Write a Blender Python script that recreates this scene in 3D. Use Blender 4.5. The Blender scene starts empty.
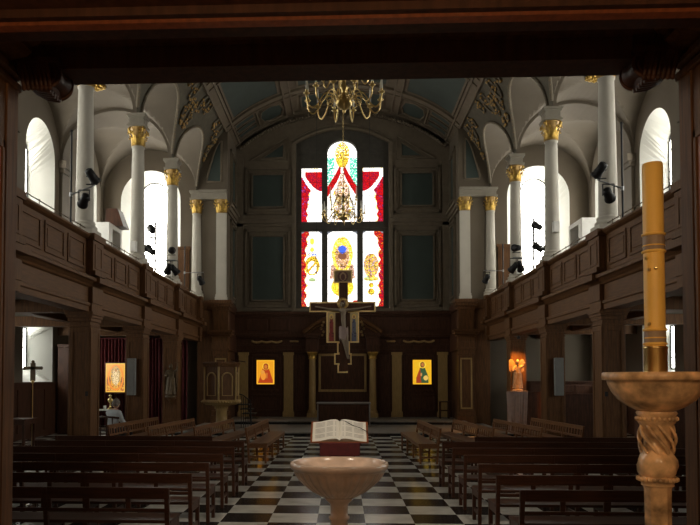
import bpy, math, random
from math import sin, cos, pi, sqrt, radians, acos, atan2
from mathutils import Vector, Matrix
C = bpy.context.scene.collection
S = bpy.context.scene
RND = random.Random(7)

# ------------------------------------------------------------------ camera, world, exposure
cam_d = bpy.data.cameras.new('camera'); cam = bpy.data.objects.new('camera', cam_d); C.objects.link(cam)
cam_d.sensor_width = 36; cam_d.lens = 36*711/700; cam_d.shift_x = .0533; cam_d.shift_y = .1324
cam_d.clip_start = .05; cam_d.clip_end = 200
cam.location = (0, 0, 1.8); cam.rotation_euler = (radians(92.0), 0, radians(2.4))
S.camera = cam
W = bpy.data.worlds.new('daylight'); S.world = W; W.use_nodes = True
W.node_tree.nodes['Background'].inputs[0].default_value = (.8, .88, 1, 1)
W.node_tree.nodes['Background'].inputs[1].default_value = .3
S.view_settings.view_transform = 'Standard'; S.view_settings.look = 'None'
S.view_settings.exposure = 0.0; S.view_settings.gamma = 1; S.view_settings.use_curve_mapping = False
S.cycles.use_denoising = True; S.cycles.max_bounces = 8; S.cycles.diffuse_bounces = 5
S.cycles.sample_clamp_indirect = 6
WIN_SIDE = 15.0      # daylight behind the clear side windows
WIN_LOW = 9.0
WIN_EAST = 1.9      # stained glass

# ------------------------------------------------------------------ materials
def mat(name, col, rough=.6, metal=0, var=.15, scale=6, stretch=(1,1,1), bump=0, spec=.5, emit=None, coat=0, noise_detail=4):
    m = bpy.data.materials.new(name); m.use_nodes = True; nt = m.node_tree; b = nt.nodes['Principled BSDF']
    b.inputs['Roughness'].default_value = rough; b.inputs['Metallic'].default_value = metal
    b.inputs['Specular IOR Level'].default_value = spec
    if coat: b.inputs['Coat Weight'].default_value = coat; b.inputs['Coat Roughness'].default_value = .15
    tc = nt.nodes.new('ShaderNodeTexCoord'); mp = nt.nodes.new('ShaderNodeMapping'); mp.inputs['Scale'].default_value = stretch
    no = nt.nodes.new('ShaderNodeTexNoise'); no.inputs['Scale'].default_value = scale; no.inputs['Detail'].default_value = noise_detail
    rp = nt.nodes.new('ShaderNodeValToRGB')
    lo = [max(0, c*(1-var)) for c in col]; hi = [min(1, c*(1+var)) for c in col]
    rp.color_ramp.elements[0].position = .3; rp.color_ramp.elements[1].position = .7
    rp.color_ramp.elements[0].color = (*lo, 1); rp.color_ramp.elements[1].color = (*hi, 1)
    L = nt.links.new
    L(tc.outputs['Object'], mp.inputs['Vector']); L(mp.outputs[0], no.inputs['Vector']); L(no.outputs[0], rp.inputs[0]); L(rp.outputs[0], b.inputs['Base Color'])
    if bump:
        bp = nt.nodes.new('ShaderNodeBump'); bp.inputs['Strength'].default_value = bump; bp.inputs['Distance'].default_value = .02
        L(no.outputs[0], bp.inputs['Height']); L(bp.outputs[0], b.inputs['Normal'])
    if emit: b.inputs['Emission Color'].default_value = (*emit[0], 1); b.inputs['Emission Strength'].default_value = emit[1]
    return m
MT = {}
MT['plaster'] = mat('plaster', (.125, .10, .070), .85, var=.06, scale=1.5)
MT['cream'] = mat('cream_paint', (.47, .44, .375), .6, var=.06, scale=2)
MT['vaultwhite'] = mat('vault_plaster', (.125, .102, .074), .85, var=.08, scale=1.2)
MT['stone'] = mat('stone_trim', (.15, .118, .08), .75, var=.12, scale=5)
MT['litplaster'] = mat('plaster_painted_as_lit', (.88, .88, .82), .8, var=.03, scale=2)  # plaster whitened so window reveals and entrance ceiling look brightly lit
MT['impost'] = mat('impost_paint', (.24, .215, .17), .7, var=.06)
MT['scroll'] = mat('stucco_relief', (.15, .125, .088), .75, var=.15)
MT['teal'] = mat('teal_paint', (.042, .060, .052), .7, var=.08, scale=2)
MT['spandrel'] = mat('spandrel_ground', (.10, .088, .062), .8, var=.15, scale=5)
MT['gilt'] = mat('gilding', (.50, .32, .075), .42, metal=.75, var=.35, scale=14, bump=.4)
MT['dullgilt'] = mat('worn_gilding', (.40, .25, .08), .5, metal=.45, var=.3, scale=12, bump=.3)
MT['giltboard'] = mat('gilt_board', (.85, .60, .25), .5, var=.15)
MT['brass'] = mat('brass', (.75, .56, .24), .28, metal=1, var=.1, scale=8)
MT['oak'] = mat('oak', (.115, .052, .019), .55, var=.35, scale=5, stretch=(6, 6, .6), spec=.22)
MT['oakh'] = mat('oak_horizontal', (.115, .052, .019), .55, var=.3, scale=5, stretch=(6, .6, 6), spec=.22)
MT['dark'] = mat('dark_mahogany', (.060, .024, .012), .5, var=.35, scale=5, stretch=(4, 4, .6), spec=.25)
MT['bench'] = mat('bench_wood', (.052, .019, .009), .42, var=.3, scale=6, stretch=(.6, 6, 6), spec=.3)
MT['choirw'] = mat('choir_bench_wood', (.155, .068, .026), .38, var=.3, scale=6, stretch=(.6, 6, 6), spec=.35)
MT['redwood'] = mat('red_polished_wood', (.22, .065, .025), .3, var=.25, scale=5, stretch=(6, 6, .5))
MT['pilaster'] = mat('pilaster_wood', (.36, .235, .085), .5, var=.2, scale=6, stretch=(5, 5, .6))
MT['curtain'] = mat('red_curtain', (.10, .012, .014), .9, var=.3, scale=5, stretch=(4, 4, .3))
MT['iron'] = mat('black_metal', (.012, .012, .013), .5, metal=.3, var=.1)
MT['steel'] = mat('grey_metal', (.3, .31, .32), .4, metal=.8, var=.1)
MT['white'] = mat('white_paint', (.85, .84, .80), .5, var=.03)
MT['marble'] = mat('veined_marble', (.60, .39, .21), .25, var=.65, scale=11, spec=.5, noise_detail=8)
MT['fontm'] = mat('pink_marble', (.68, .49, .37), .2, var=.22, scale=5, spec=.5, noise_detail=8, coat=.4)
MT['wax'] = mat('yellow_wax', (.92, .58, .13), .45, var=.06, scale=4)
MT['waxwhite'] = mat('candle_wax', (.80, .78, .70), .5, var=.04)
MT['band'] = mat('grey_band', (.30, .22, .15), .5, var=.2, scale=20)
MT['burgundy'] = mat('burgundy_velvet', (.07, .005, .008), .8, var=.25, scale=20)
MT['paper'] = mat('book_paper', (.72, .70, .64), .8, var=.03)
MT['ink'] = mat('printed_text', (.42, .41, .38), .8, var=.1, scale=60)
MT['blackmarble'] = mat('black_marble', (.015, .015, .016), .2, var=.3)
MT['greystone'] = mat('grey_stone', (.20, .19, .17), .45, var=.2, scale=6)
MT['skin'] = mat('skin', (.48, .28, .19), .6, var=.08)
MT['hair'] = mat('grey_hair', (.16, .13, .11), .8, var=.3, scale=40)
MT['shirt'] = mat('pale_grey_cloth', (.42, .44, .46), .85, var=.08, scale=8)
MT['trousers'] = mat('dark_cloth', (.03, .03, .04), .85, var=.1)
MT['flesh'] = mat('painted_flesh', (.20, .15, .10), .7, var=.15)
MT['statuew'] = mat('carved_lime_wood', (.42, .26, .12), .5, var=.25, scale=12)
MT['bronze'] = mat('dark_bronze', (.10, .065, .03), .5, metal=.3, var=.3, scale=10)
MT['clothw'] = mat('pale_cloth', (.26, .19, .165), .85, var=.12, scale=8)
MT['grill'] = mat('loudspeaker_grey', (.20, .20, .19), .6, var=.05)
MT['lead'] = mat('window_lead', (.02, .02, .02), .6)
MT['grayframe'] = mat('window_timber', (.075, .068, .055), .6, var=.15)
def emis(name, col, s):
    m = bpy.data.materials.new(name); m.use_nodes = True; nt = m.node_tree
    for n in list(nt.nodes): nt.nodes.remove(n)
    e = nt.nodes.new('ShaderNodeEmission'); o = nt.nodes.new('ShaderNodeOutputMaterial')
    e.inputs[0].default_value = (*col, 1); e.inputs[1].default_value = s; nt.links.new(e.outputs[0], o.inputs[0]); return m
MT['sky'] = emis('daylit_glass', (1.0, .97, .88), WIN_SIDE)
MT['skylow'] = emis('daylit_lower_glass', (1.0, 1.0, .93), WIN_LOW)
MT['bulb'] = emis('lit_bulb', (1, .6, .25), 12)
MT['tube'] = emis('lamp_diffuser', (1, .8, .6), .8)
def painted(name, strength, glow=True):
    m = bpy.data.materials.new(name); m.use_nodes = True; nt = m.node_tree; b = nt.nodes['Principled BSDF']
    a = nt.nodes.new('ShaderNodeVertexColor'); a.layer_name = 'Col'
    nt.links.new(a.outputs[0], b.inputs['Base Color'])
    if glow: nt.links.remove(b.inputs['Base Color'].links[0]); b.inputs['Base Color'].default_value = (.02, .02, .02, 1)
    if glow: nt.links.new(a.outputs[0], b.inputs['Emission Color']); b.inputs['Emission Strength'].default_value = strength
    b.inputs['Roughness'].default_value = .4
    return m
MT['stained'] = painted('stained_glass', WIN_EAST)
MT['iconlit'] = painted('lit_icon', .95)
MT['paint'] = painted('painted_panel', 0, False)
# chequered marble floor
def floor_mat():
    m = bpy.data.materials.new('chequered_marble'); m.use_nodes = True; nt = m.node_tree; b = nt.nodes['Principled BSDF']; L = nt.links.new
    tc = nt.nodes.new('ShaderNodeTexCoord'); mp = nt.nodes.new('ShaderNodeMapping')
    mp.inputs['Location'].default_value = (.02+.3075, -9.035+.615*20, 0)
    ck = nt.nodes.new('ShaderNodeTexChecker'); ck.inputs['Scale'].default_value = 1/.615
    no = nt.nodes.new('ShaderNodeTexNoise'); no.inputs['Scale'].default_value = 3; no.inputs['Detail'].default_value = 8
    r1 = nt.nodes.new('ShaderNodeValToRGB'); r1.color_ramp.elements[0].color = (.45, .45, .41, 1); r1.color_ramp.elements[1].color = (.66, .65, .60, 1)
    r1.color_ramp.elements[0].position = .3; r1.color_ramp.elements[1].position = .65
    r2 = nt.nodes.new('ShaderNodeValToRGB'); r2.color_ramp.elements[0].color = (.008, .008, .009, 1); r2.color_ramp.elements[1].color = (.022, .021, .02, 1)
    L(tc.outputs['Object'], mp.inputs[0]); L(mp.outputs[0], ck.inputs['Vector']); L(tc.outputs['Object'], no.inputs['Vector'])
    L(no.outputs[0], r1.inputs[0]); L(no.outputs[0], r2.inputs[0]); L(r1.outputs[0], ck.inputs['Color1']); L(r2.outputs[0], ck.inputs['Color2'])
    L(ck.outputs[0], b.inputs['Base Color']); b.inputs['Roughness'].default_value = .2; b.inputs['Specular IOR Level'].default_value = .4
    return m
MT['floor'] = floor_mat()

# ------------------------------------------------------------------ mesh builder
class MB:
    def __init__(s): s.v = []; s.f = []; s.m = []; s.sm = []
    def add(s, vs, fs, mi=0, smooth=False):
        n = len(s.v); s.v += [tuple(v) for v in vs]
        for f in fs: s.f.append(tuple(i+n for i in f)); s.m.append(mi); s.sm.append(smooth)
        return s
    def box(s, x0, x1, y0, y1, z0, z1, mi=0):
        x0, x1 = sorted((x0, x1)); y0, y1 = sorted((y0, y1)); z0, z1 = sorted((z0, z1))
        vs = [(x, y, z) for z in (z0, z1) for y in (y0, y1) for x in (x0, x1)]
        return s.add(vs, [(0,2,3,1),(4,5,7,6),(0,1,5,4),(2,6,7,3),(0,4,6,2),(1,3,7,5)], mi)
    def cbox(s, c, d, M=None, mi=0):
        vs = [Vector((a*d[0]/2, b*d[1]/2, e*d[2]/2)) for e in (-1,1) for b in (-1,1) for a in (-1,1)]
        if M is not None: vs = [M @ v for v in vs]
        vs = [v + Vector(c) for v in vs]
        return s.add(vs, [(0,2,3,1),(4,5,7,6),(0,1,5,4),(2,6,7,3),(0,4,6,2),(1,3,7,5)], mi)
    def prism(s, poly, axis, a, b, mi=0, smooth=False):
        n = len(poly)
        def mk(p, t): return {'x': (t, p[0], p[1]), 'y': (p[0], t, p[1]), 'z': (p[0], p[1], t)}[axis]
        vs = [mk(p, a) for p in poly] + [mk(p, b) for p in poly]
        s.add(vs, [(i, (i+1) % n, n+(i+1) % n, n+i) for i in range(n)], mi, smooth)
        return s.add(vs, [tuple(range(n))[::-1], tuple(range(n, 2*n))], mi)
    def lathe(s, prof, c=(0, 0), seg=24, mi=0, mod=None, smooth=True, z0=0, phase=0, caps=True):
        vs = []; n = len(prof)
        for r, z in prof:
            for k in range(seg):
                t = 2*pi*k/seg+phase; rr = r*(mod(t, z) if mod else 1)
                vs.append((c[0]+rr*cos(t), c[1]+rr*sin(t), z+z0))
        fs = [(i*seg+k, i*seg+(k+1) % seg, (i+1)*seg+(k+1) % seg, (i+1)*seg+k) for i in range(n-1) for k in range(seg)]
        s.add(vs, fs, mi, smooth)
        if caps and prof[0][0] > 1e-4: s.add(vs[:seg], [tuple(range(seg))[::-1]], mi)
        if caps and prof[-1][0] > 1e-4: s.add(vs[-seg:], [tuple(range(seg))], mi)
        return s
    def tube(s, pts, r, seg=8, mi=0, closed=False, flat=None):
        pts = [Vector(p) for p in pts]; n = len(pts); vs = []
        rs = r if isinstance(r, (list, tuple)) else [r]*n
        prev = None
        for i, p in enumerate(pts):
            d = (pts[(i+1) % n] - pts[i-1]) if closed else (pts[min(i+1, n-1)] - pts[max(i-1, 0)])
            d.normalize()
            if prev is None:
                a = Vector((0, 0, 1)) if abs(d.z) < .9 else Vector((1, 0, 0)); u = d.cross(a).normalized()
            else:
                u = (prev - d*prev.dot(d)); u = u.normalized() if u.length > 1e-6 else d.orthogonal().normalized()
            prev = u; w = d.cross(u)
            for k in range(seg):
                t = 2*pi*k/seg; vs.append(p + u*rs[i]*cos(t) + w*rs[i]*sin(t))
        m = n if closed else n-1
        fs = [(i*seg+k, i*seg+(k+1) % seg, ((i+1) % n)*seg+(k+1) % seg, ((i+1) % n)*seg+k) for i in range(m) for k in range(seg)]
        s.add(vs, fs, mi, True)
        if not closed: s.add(vs[:seg], [tuple(range(seg))[::-1]], mi); s.add(vs[-seg:], [tuple(range(seg))], mi)
        return s
    def grid(s, fn, nu, nv, mi=0, smooth=True, mfn=None):
        vs = [fn(i/nu, j/nv) for j in range(nv+1) for i in range(nu+1)]
        n = len(s.v); s.v += [tuple(v) for v in vs]
        for j in range(nv):
            for i in range(nu):
                a = j*(nu+1)+i; s.f.append((n+a, n+a+1, n+a+nu+2, n+a+nu+1)); s.m.append(mfn((i+.5)/nu, (j+.5)/nv) if mfn else mi); s.sm.append(smooth)
        return s
    def ball(s, c, r, mi=0, seg=12, sc=(1, 1, 1)):
        n = seg//2
        vs = [(c[0]+r*sc[0]*sin(pi*j/n)*cos(2*pi*i/seg), c[1]+r*sc[1]*sin(pi*j/n)*sin(2*pi*i/seg), c[2]+r*sc[2]*cos(pi*j/n)) for j in range(n+1) for i in range(seg)]
        fs = [(j*seg+i, (j+1)*seg+i, (j+1)*seg+(i+1) % seg, j*seg+(i+1) % seg) for j in range(n) for i in range(seg)]
        return s.add(vs, fs, mi, True)
    def xf(s, M): s.v = [tuple(M @ Vector(v)) for v in s.v]; return s
    def build(s, name, mats, parent=None, off=None, bevel=0, label=None):
        if isinstance(mats, str): mats = [mats]
        me = bpy.data.meshes.new(name)
        vs = s.v if off is None else [(v[0]-off[0], v[1]-off[1], v[2]-off[2]) for v in s.v]
        me.from_pydata(vs, [], s.f)
        for m in mats: me.materials.append(MT[m])
        me.polygons.foreach_set('material_index', s.m); me.polygons.foreach_set('use_smooth', s.sm)
        me.update()
        o = bpy.data.objects.new(name, me); C.objects.link(o)
        if parent is not None: o.parent = parent
        if bevel:
            b = o.modifiers.new('bevel', 'BEVEL'); b.width = bevel; b.segments = 2; b.limit_method = 'ANGLE'
        if label: o['label'] = label
        return o
def tag(o, label, cat, group=None, kind=None):
    o['label'] = label; o['category'] = cat
    if group: o['group'] = group
    if kind: o['kind'] = kind
    return o
def thing(name, loc, label, cat, group=None, rz=0):
    o = bpy.data.objects.new(name, None); C.objects.link(o); o.location = loc; o.rotation_euler = (0, 0, rz); o.empty_display_size = .2
    return tag(o, label, cat, group)
def struct(o): o['kind'] = 'structure'; return o
KIDS = {}
def copy_thing(root, loc, rz=0, label=None, scale=1):
    kids = {}
    for o in C.objects:
        if o.parent is not None: kids.setdefault(o.parent.name, []).append(o)
    def rec(o, par):
        c = o.copy(); C.objects.link(c); c.parent = par
        for k in kids.get(o.name, []): rec(k, c)
        return c
    r = rec(root, None); r.location = loc; r.rotation_euler = (0, 0, rz); r.scale = (scale,)*3
    if label: r['label'] = label
    return r
def painted_mesh(name, fn, nx, nz, w, h, mname, parent=None, loc=(0, 0, 0), mask=None, curve=None):
    # an upright picture in the XZ plane facing -Y, one colour per cell; fn(u, v) with v upward
    vs = [(-w/2+w*i/nx, 0, h*j/nz) for j in range(nz+1) for i in range(nx+1)]
    if curve: vs = [curve(v) for v in vs]
    fs = []; cols = []
    for j in range(nz):
        for i in range(nx):
            u, v = (i+.5)/nx, (j+.5)/nz
            if mask and not mask(u, v): continue
            a = j*(nx+1)+i; fs.append((a, a+1, a+nx+2, a+nx+1)); cols.append(fn(u, v))
    me = bpy.data.meshes.new(name); me.from_pydata(vs, [], fs); me.materials.append(MT[mname])
    ca = me.color_attributes.new('Col', 'FLOAT_COLOR', 'CORNER')
    k = 0
    for f, c in zip(me.polygons, cols):
        for li in f.loop_indices: ca.data[li].color = (*c, 1)
    o = bpy.data.objects.new(name, me); C.objects.link(o); o.location = loc
    if parent is not None: o.parent = parent
    return o

# ------------------------------------------------------------------ dimensions of the church (metres)
CX_ = 5.83; CYS = [11.6, 15.75, 19.9, 24.0, 28.1]; XO = 9.7; YE = 30.4; ZS = 9.35; VB = 4.25
BAYS = [(CYS[i]+CYS[i+1])/2 for i in range(4)]
YW = 4.4; CHX = 4.6; YC = 28.1; YA = 28.3; ZG = 3.95; ZP = 5.05

def ray_dist(inside, c, th):
    lo, hi = 0, 30
    for _ in range(40):
        m = (lo+hi)/2
        if inside(c[0]+m*cos(th), c[1]+m*sin(th)): lo = m
        else: hi = m
    return lo
def arch_in(cy, hw, z0, z1):
    zs = z1-hw
    return lambda y, z: (abs(y-cy) <= hw and z0 <= z <= zs) or (z > zs and (y-cy)**2+(z-zs)**2 <= hw*hw)
def rect_in(cy, hw, z0, z1): return lambda y, z: abs(y-cy) <= hw and z0 <= z <= z1
def loop_pair(cell, inside_outer, inside_glass, c, extra=()):
    y0, y1, z0, z1 = cell
    ths = [2*pi*i/72 for i in range(72)] + [atan2(z-c[1], y-c[0]) % (2*pi) for y in (y0, y1) for z in (z0, z1)] + [atan2(z-c[1], y-c[0]) % (2*pi) for y, z in extra]
    ths = sorted(ths)
    cellin = lambda y, z: y0 <= y <= y1 and z0 <= z <= z1
    def lp(f): return [(c[0]+d*cos(t), c[1]+d*sin(t)) for t in ths for d in [ray_dist(f, c, t)]]
    return lp(cellin), lp(inside_outer), lp(inside_glass)
def bridge(mb, A, B, mi=0, smooth=False):
    n = len(A); mb.add(A+B, [(i, (i+1) % n, n+(i+1) % n, n+i) for i in range(n)], mi, smooth)
WN = [0]
def window_cell(wall, mb_wall, to3, cell, ho, hg, arch, depth, paneM, kidname='window'):
    """one bay of wall with a splayed window; ho/hg = (centre, halfwidth, z0, z1); to3(a, z, d) -> world"""
    c = (ho[0], (ho[2]+ho[3])/2)
    fo = (arch_in if arch else rect_in)(*ho); fg = (arch_in if arch else rect_in)(*hg)
    ex = [(ho[0]-ho[1], ho[2]), (ho[0]+ho[1], ho[2])] + ([] if arch else [(ho[0]-ho[1], ho[3]), (ho[0]+ho[1], ho[3])])
    P0, P1, P2 = loop_pair(cell, fo, fg, c, ex)
    T = lambda L, d: [to3(a, z, d) for a, z in L]
    bridge(mb_wall, T(P0, 0), T(P1, 0))
    WN[0] += 1
    r = MB(); bridge(r, T(P1, 0), T(P2, depth), 0, False)
    w = struct(r.build('window_%d' % WN[0], 'litplaster'))
    p = MB(); g = T(P2, depth); p.add(g, [tuple(range(len(g)))]); p.build('window_pane', paneM, w)
    b = MB(); cc, hw, z0, z1 = hg
    for k in (-.5, 0, .5):
        x = cc+k*hw*1.0; top = z1-hw+sqrt(max(0, hw*hw-(k*hw)**2)) if arch else z1
        b.tube([to3(x, z0, depth-.02), to3(x, top, depth-.02)], .012, 6)
    z = z0+.35
    while z < z1-.2:
        h2 = hw if not arch or z < z1-hw else sqrt(max(.01, hw*hw-(z-(z1-hw))**2))
        b.tube([to3(cc-h2, z, depth-.02), to3(cc+h2, z, depth-.02)], .01, 6); z += .35
    fr = T(P2, depth-.01); b.tube(fr, .03, 6, closed=True)
    b.build('glazing_bars', 'lead', w)
    return w

# ------------------------------------------------------------------ floor and platform
struct(MB().add([(-10.6,-1.5,0),(10.6,-1.5,0),(10.6,31,0),(-10.6,31,0)], [(0,1,2,3)]).build('floor', 'floor'))
m = MB(); m.box(-5.45, 5.45, 22.97, 30.6, .075, .11, 1); m.box(-5.45, 5.45, 22.99, 30.6, .0, .075, 0)
m.box(-4.7, 4.7, 27.06, 30.6, .2, .235, 1); m.box(-4.7, 4.7, 27.08, 30.6, .11, .2, 0)
struct(m.build('trim_1', ['blackmarble', 'greystone']))

# ------------------------------------------------------------------ outer walls with windows
for sx, side in ((-1, 'left'), (1, 'right')):
    mb = MB()
    ys = [7.6, 11.6, 15.8, 19.9, 24.0, YA]
    for i, bc in enumerate([9.55, 13.7, 17.85, 21.95, 26.05]):
        to3 = lambda a, z, d, sx=sx: (sx*(XO+d), a, z)
        window_cell(None, mb, to3, (ys[i], ys[i+1], 4.0, 11.9), (bc+.35, 1.1, 5.4, 10.2), (bc+.2, .56, 5.9, 9.7), True, .65, 'sky')
        window_cell(None, mb, to3, (ys[i], ys[i+1], 0, 4.0), (bc+.35, 1.1, 1.74, 3.58), (bc+.2, .56, 2.15, 3.5), False, .6, 'skylow')
    mb.add([(sx*XO, YW, 0), (sx*XO, 7.6, 0), (sx*XO, 7.6, 11.9), (sx*XO, YW, 11.9)], [(0, 1, 2, 3)])
    
    w = struct(mb.build('wall_'+side, 'plaster'))
    d = MB(); d.box(sx*(XO-.05), sx*XO, YW, YA, 0, 1.66); d.box(sx*(XO-.1), sx*XO, YW, YA, 1.66, 1.72)
    y = YW+.2
    while y < YA-1: d.box(sx*(XO-.075), sx*(XO-.05), y, y+.75, .2, 1.5); y += .95
    d.build('wainscot', 'dark', w)
    k = MB()
    for y in CYS[:-1]:   # corbels where the vault lands on the outer wall, with flat wall pilasters
        k.box(sx*(XO-.12), sx*XO, y-.22, y+.22, 4.0, 8.9); k.box(sx*(XO-.2), sx*XO, y-.27, y+.27, 8.9, 9.05); k.box(sx*(XO-.28), sx*XO, y-.33, y+.33, 9.05, 9.3)
    k.build('wall_corbels', 'vaultwhite', w)
    # east end of the aisle, with window above the gallery
    e = MB(); to3 = lambda a, z, d, sx=sx: (sx*a, YA+d, z)
    window_cell(None, e, to3, (CX_-.2, XO, 4.0, 11.9), (7.76, 1.22, 5.3, 10.3), (7.76, .56, 5.7, 9.95), True, .65, 'sky')
    e.add([(sx*4.7, YA, 0), (sx*XO, YA, 0), (sx*XO, YA, 4), (sx*4.7, YA, 4)], [(0, 1, 2, 3)])
    we = struct(e.build('wall_aisle_end_'+side, 'plaster'))
    dr = MB(); dr.box(sx*6.16, sx*6.74, YA-.06, YA, 4.0, 7.05); dr.box(sx*6.1, sx*6.8, YA-.1, YA, 7.05, 7.17)
    D = struct(dr.build('door_%d' % (1 if sx < 0 else 2), 'oak'))
    q = MB(); q.box(sx*6.24, sx*6.66, YA-.075, YA-.06, 4.3, 5.4); q.box(sx*6.24, sx*6.66, YA-.075, YA-.06, 5.55, 6.9); q.build('door_panel', 'oak', D)
    # gallery floor and soffit
    g = MB(); g.box(sx*5.7, sx*XO, YW, YA, 3.6, ZG); struct(g.build('ceiling_under_gallery_'+side, 'plaster'))
    bm = MB()
    for y in CYS[:-1]: bm.box(sx*6.0, sx*XO, y-.18, y+.18, 3.32, 3.62)
    bm.box(sx*7.6, sx*7.9, YW, YA, 3.42, 3.62)
    struct(bm.build('trim_gallery_beams_'+side, 'oak'))

# ------------------------------------------------------------------ vaults
def zN(t): return ZS+VB*sin(t)
def bayc(y): return min(BAYS+[9.55], key=lambda b: abs(b-y))
def zB(y):
    if y > 28.05 or y < 7.5: return 0
    d = abs(y-bayc(y))/1.87
    return ZS+1.8*sqrt(1-d*d) if d < 1 else 0
def Ylist(y0, y1):
    out = set([y0, y1])
    for b in BAYS+[9.55]:
        for k in range(-24, 25): out.add(b+1.87*sin(pi/2*k/24))
    y = y0
    while y < y1: out.add(y); y += .4
    return sorted(v for v in out if y0 <= v <= y1)
YL = Ylist(YW, YC)
NT = 150
TL = [pi*i/NT for i in range(NT+1)]
TL = sorted(set([pi/2-pi/2*cos(pi*i/NT) for i in range(NT+1)]))
def npt(t, y):
    z = zN(t); b = zB(y); return (-CX_*cos(t), y, max(z, b if abs(CX_*cos(t)) > 4.9 else 0))
mb = MB(); vs = [npt(t, y) for y in YL for t in TL]; n = len(TL); mb.v = [tuple(v) for v in vs]
for j in range(len(YL)-1):
    for i in range(n-1):
        t = (TL[i]+TL[i+1])/2; y = (YL[j]+YL[j+1])/2
        mi = 1 if (zB(y) > zN(t) and abs(CX_*cos(t)) > 4.9) else (2 if abs(CX_*cos(t)) > 4.7 else 0)
        mb.f.append((j*n+i, j*n+i+1, (j+1)*n+i+1, (j+1)*n+i)); mb.m.append(mi); mb.sm.append(False)
vault = struct(mb.build('ceiling', ['stone', 'vaultwhite', 'spandrel']))
# chancel vault
tc = acos(CHX/CX_)
MB().grid(lambda u, v: (-CX_*cos(tc+(pi-2*tc)*u), YC+(YE+.1-YC)*v, zN(tc+(pi-2*tc)*u)), 60, 4).build('chancel_vault', 'stone', vault)
def patch(mb, x0, x1, y0, y1, d0, d1, mi=0, nu=10, nv=2):
    """slab standing d0..d1 below the vault between x0 and x1"""
    t0, t1 = acos(max(-1, min(1, -x0/CX_))), acos(max(-1, min(1, -x1/CX_)))
    def pt(t, y, d): return (-(CX_-d)*cos(t), y, ZS+(VB-d)*sin(t))
    for d in (d1,): mb.grid(lambda u, v: pt(t0+(t1-t0)*u, y0+(y1-y0)*v, d), nu, nv, mi, False)
    mb.grid(lambda u, v: pt(t0+(t1-t0)*u, y0, d0+(d1-d0)*v), nu, 1, mi, False)
    mb.grid(lambda u, v: pt(t0+(t1-t0)*u, y1, d0+(d1-d0)*v), nu, 1, mi, False)
    mb.grid(lambda u, v: pt(t0, y0+(y1-y0)*u, d0+(d1-d0)*v), nv, 1, mi, False)
    mb.grid(lambda u, v: pt(t1, y0+(y1-y0)*u, d0+(d1-d0)*v), nv, 1, mi, False)
ribs = MB()
def band_y(y0, y1, xa=-4.7, xb=4.7):   # transverse rib with two fillets
    patch(ribs, xa, xb, y0, y1, 0, .05, 0, 60); patch(ribs, xa, xb, y0, y0+.07, .05, .1, 0, 60); patch(ribs, xa, xb, y1-.07, y1, .05, .1, 0, 60)
def band_x(x0, x1, y0=YW, y1=YE):
    patch(ribs, x0, x1, y0, y1, 0, .06, 0, 3, 10); patch(ribs, x0, x0+.06, y0, y1, .06, .11, 0, 1, 10); patch(ribs, x1-.06, x1, y0, y1, .06, .11, 0, 1, 10)
for y in CYS[:-1]: band_y(y-.28, y+.28)
band_y(27.85, 28.35); band_y(30.15, 30.42)
for s in (-1, 1):
    a, b = sorted((s*4.45, s*4.75)); band_x(a, b, YW, YE)
    a, b = sorted((s*2.08, s*2.42)); band_x(a, b)
ribs.build('vault_rib', 'stone', vault)
pn = MB(); mo = MB()
def frame(x0, x1, y0, y1, w=.07, dd=.05, nu=14):
    patch(mo, x0, x1, y0, y0+w, 0, dd, 0, nu); patch(mo, x0, x1, y1-w, y1, 0, dd, 0, nu); patch(mo, x0, x0+w, y0, y1, 0, dd, 0, 2, 2); patch(mo, x1-w, x1, y0, y1, 0, dd, 0, 2, 2)
edges = [YW+.2]+[c for c in CYS]
for i in range(len(CYS)):
    y0 = (YW if i == 0 else CYS[i-1])+.36; y1 = CYS[i]-.36
    for s in (-1, 1):
        a, b = sorted((s*2.5, s*4.38)); patch(pn, a, b, y0, y1, 0, .02, 0, 14); frame(a, b, y0, y1)
    for k in range(2):
        c = (y0+y1)/2+(k-.5)*(y1-y0)/2; h = (y1-y0)/4-.1
        patch(pn, -1.8, 1.8, c-h, c+h, 0, .02, 0, 16); frame(-1.8, 1.8, c-h, c+h)
# chancel bay: three slim strips either side, then a lobed panel, then a long panel at the crown
for s in (-1, 1):
    for k in range(3):
        a, b = sorted((s*3.62, s*4.4)); y0 = 28.48+k*.55
        patch(pn, a, b, y0, y0+.38, 0, .02); frame(a, b, y0, y0+.38, .04, .04)
    a, b = sorted((s*3.5, s*3.56)); patch(mo, a, b, 28.4, 30.1, 0, .07)
    t0 = acos(-s*2.98/CX_)
    def lob(r, d, s=s, t0=t0):
        out = []
        for k in range(64):
            th = 2*pi*k/64; q = 1+.10*abs(cos(2*th))**3
            sx_, sy_ = .43*r*q*cos(th)/max(abs(cos(th)), abs(sin(th)))**.6, .66*r*q*sin(th)/max(abs(cos(th)), abs(sin(th)))**.6
            t = t0+sx_/5.0; out.append((-(CX_-d)*cos(t), 29.27+sy_, ZS+(VB-d)*sin(t)))
        return out
    L = lob(.95, .03); pn.add(L, [tuple(range(64))]); mo.tube(lob(1, .05), .045, 6, closed=True); mo.tube(lob(1.12, .03), .025, 5, closed=True)
patch(pn, -1.75, 1.75, 28.6, 29.9, 0, .02, 0, 16); frame(-1.75, 1.75, 28.6, 29.9)
pn.build('vault_panel', 'teal', vault); mo.build('panel_moulding', 'stone', vault)
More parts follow.
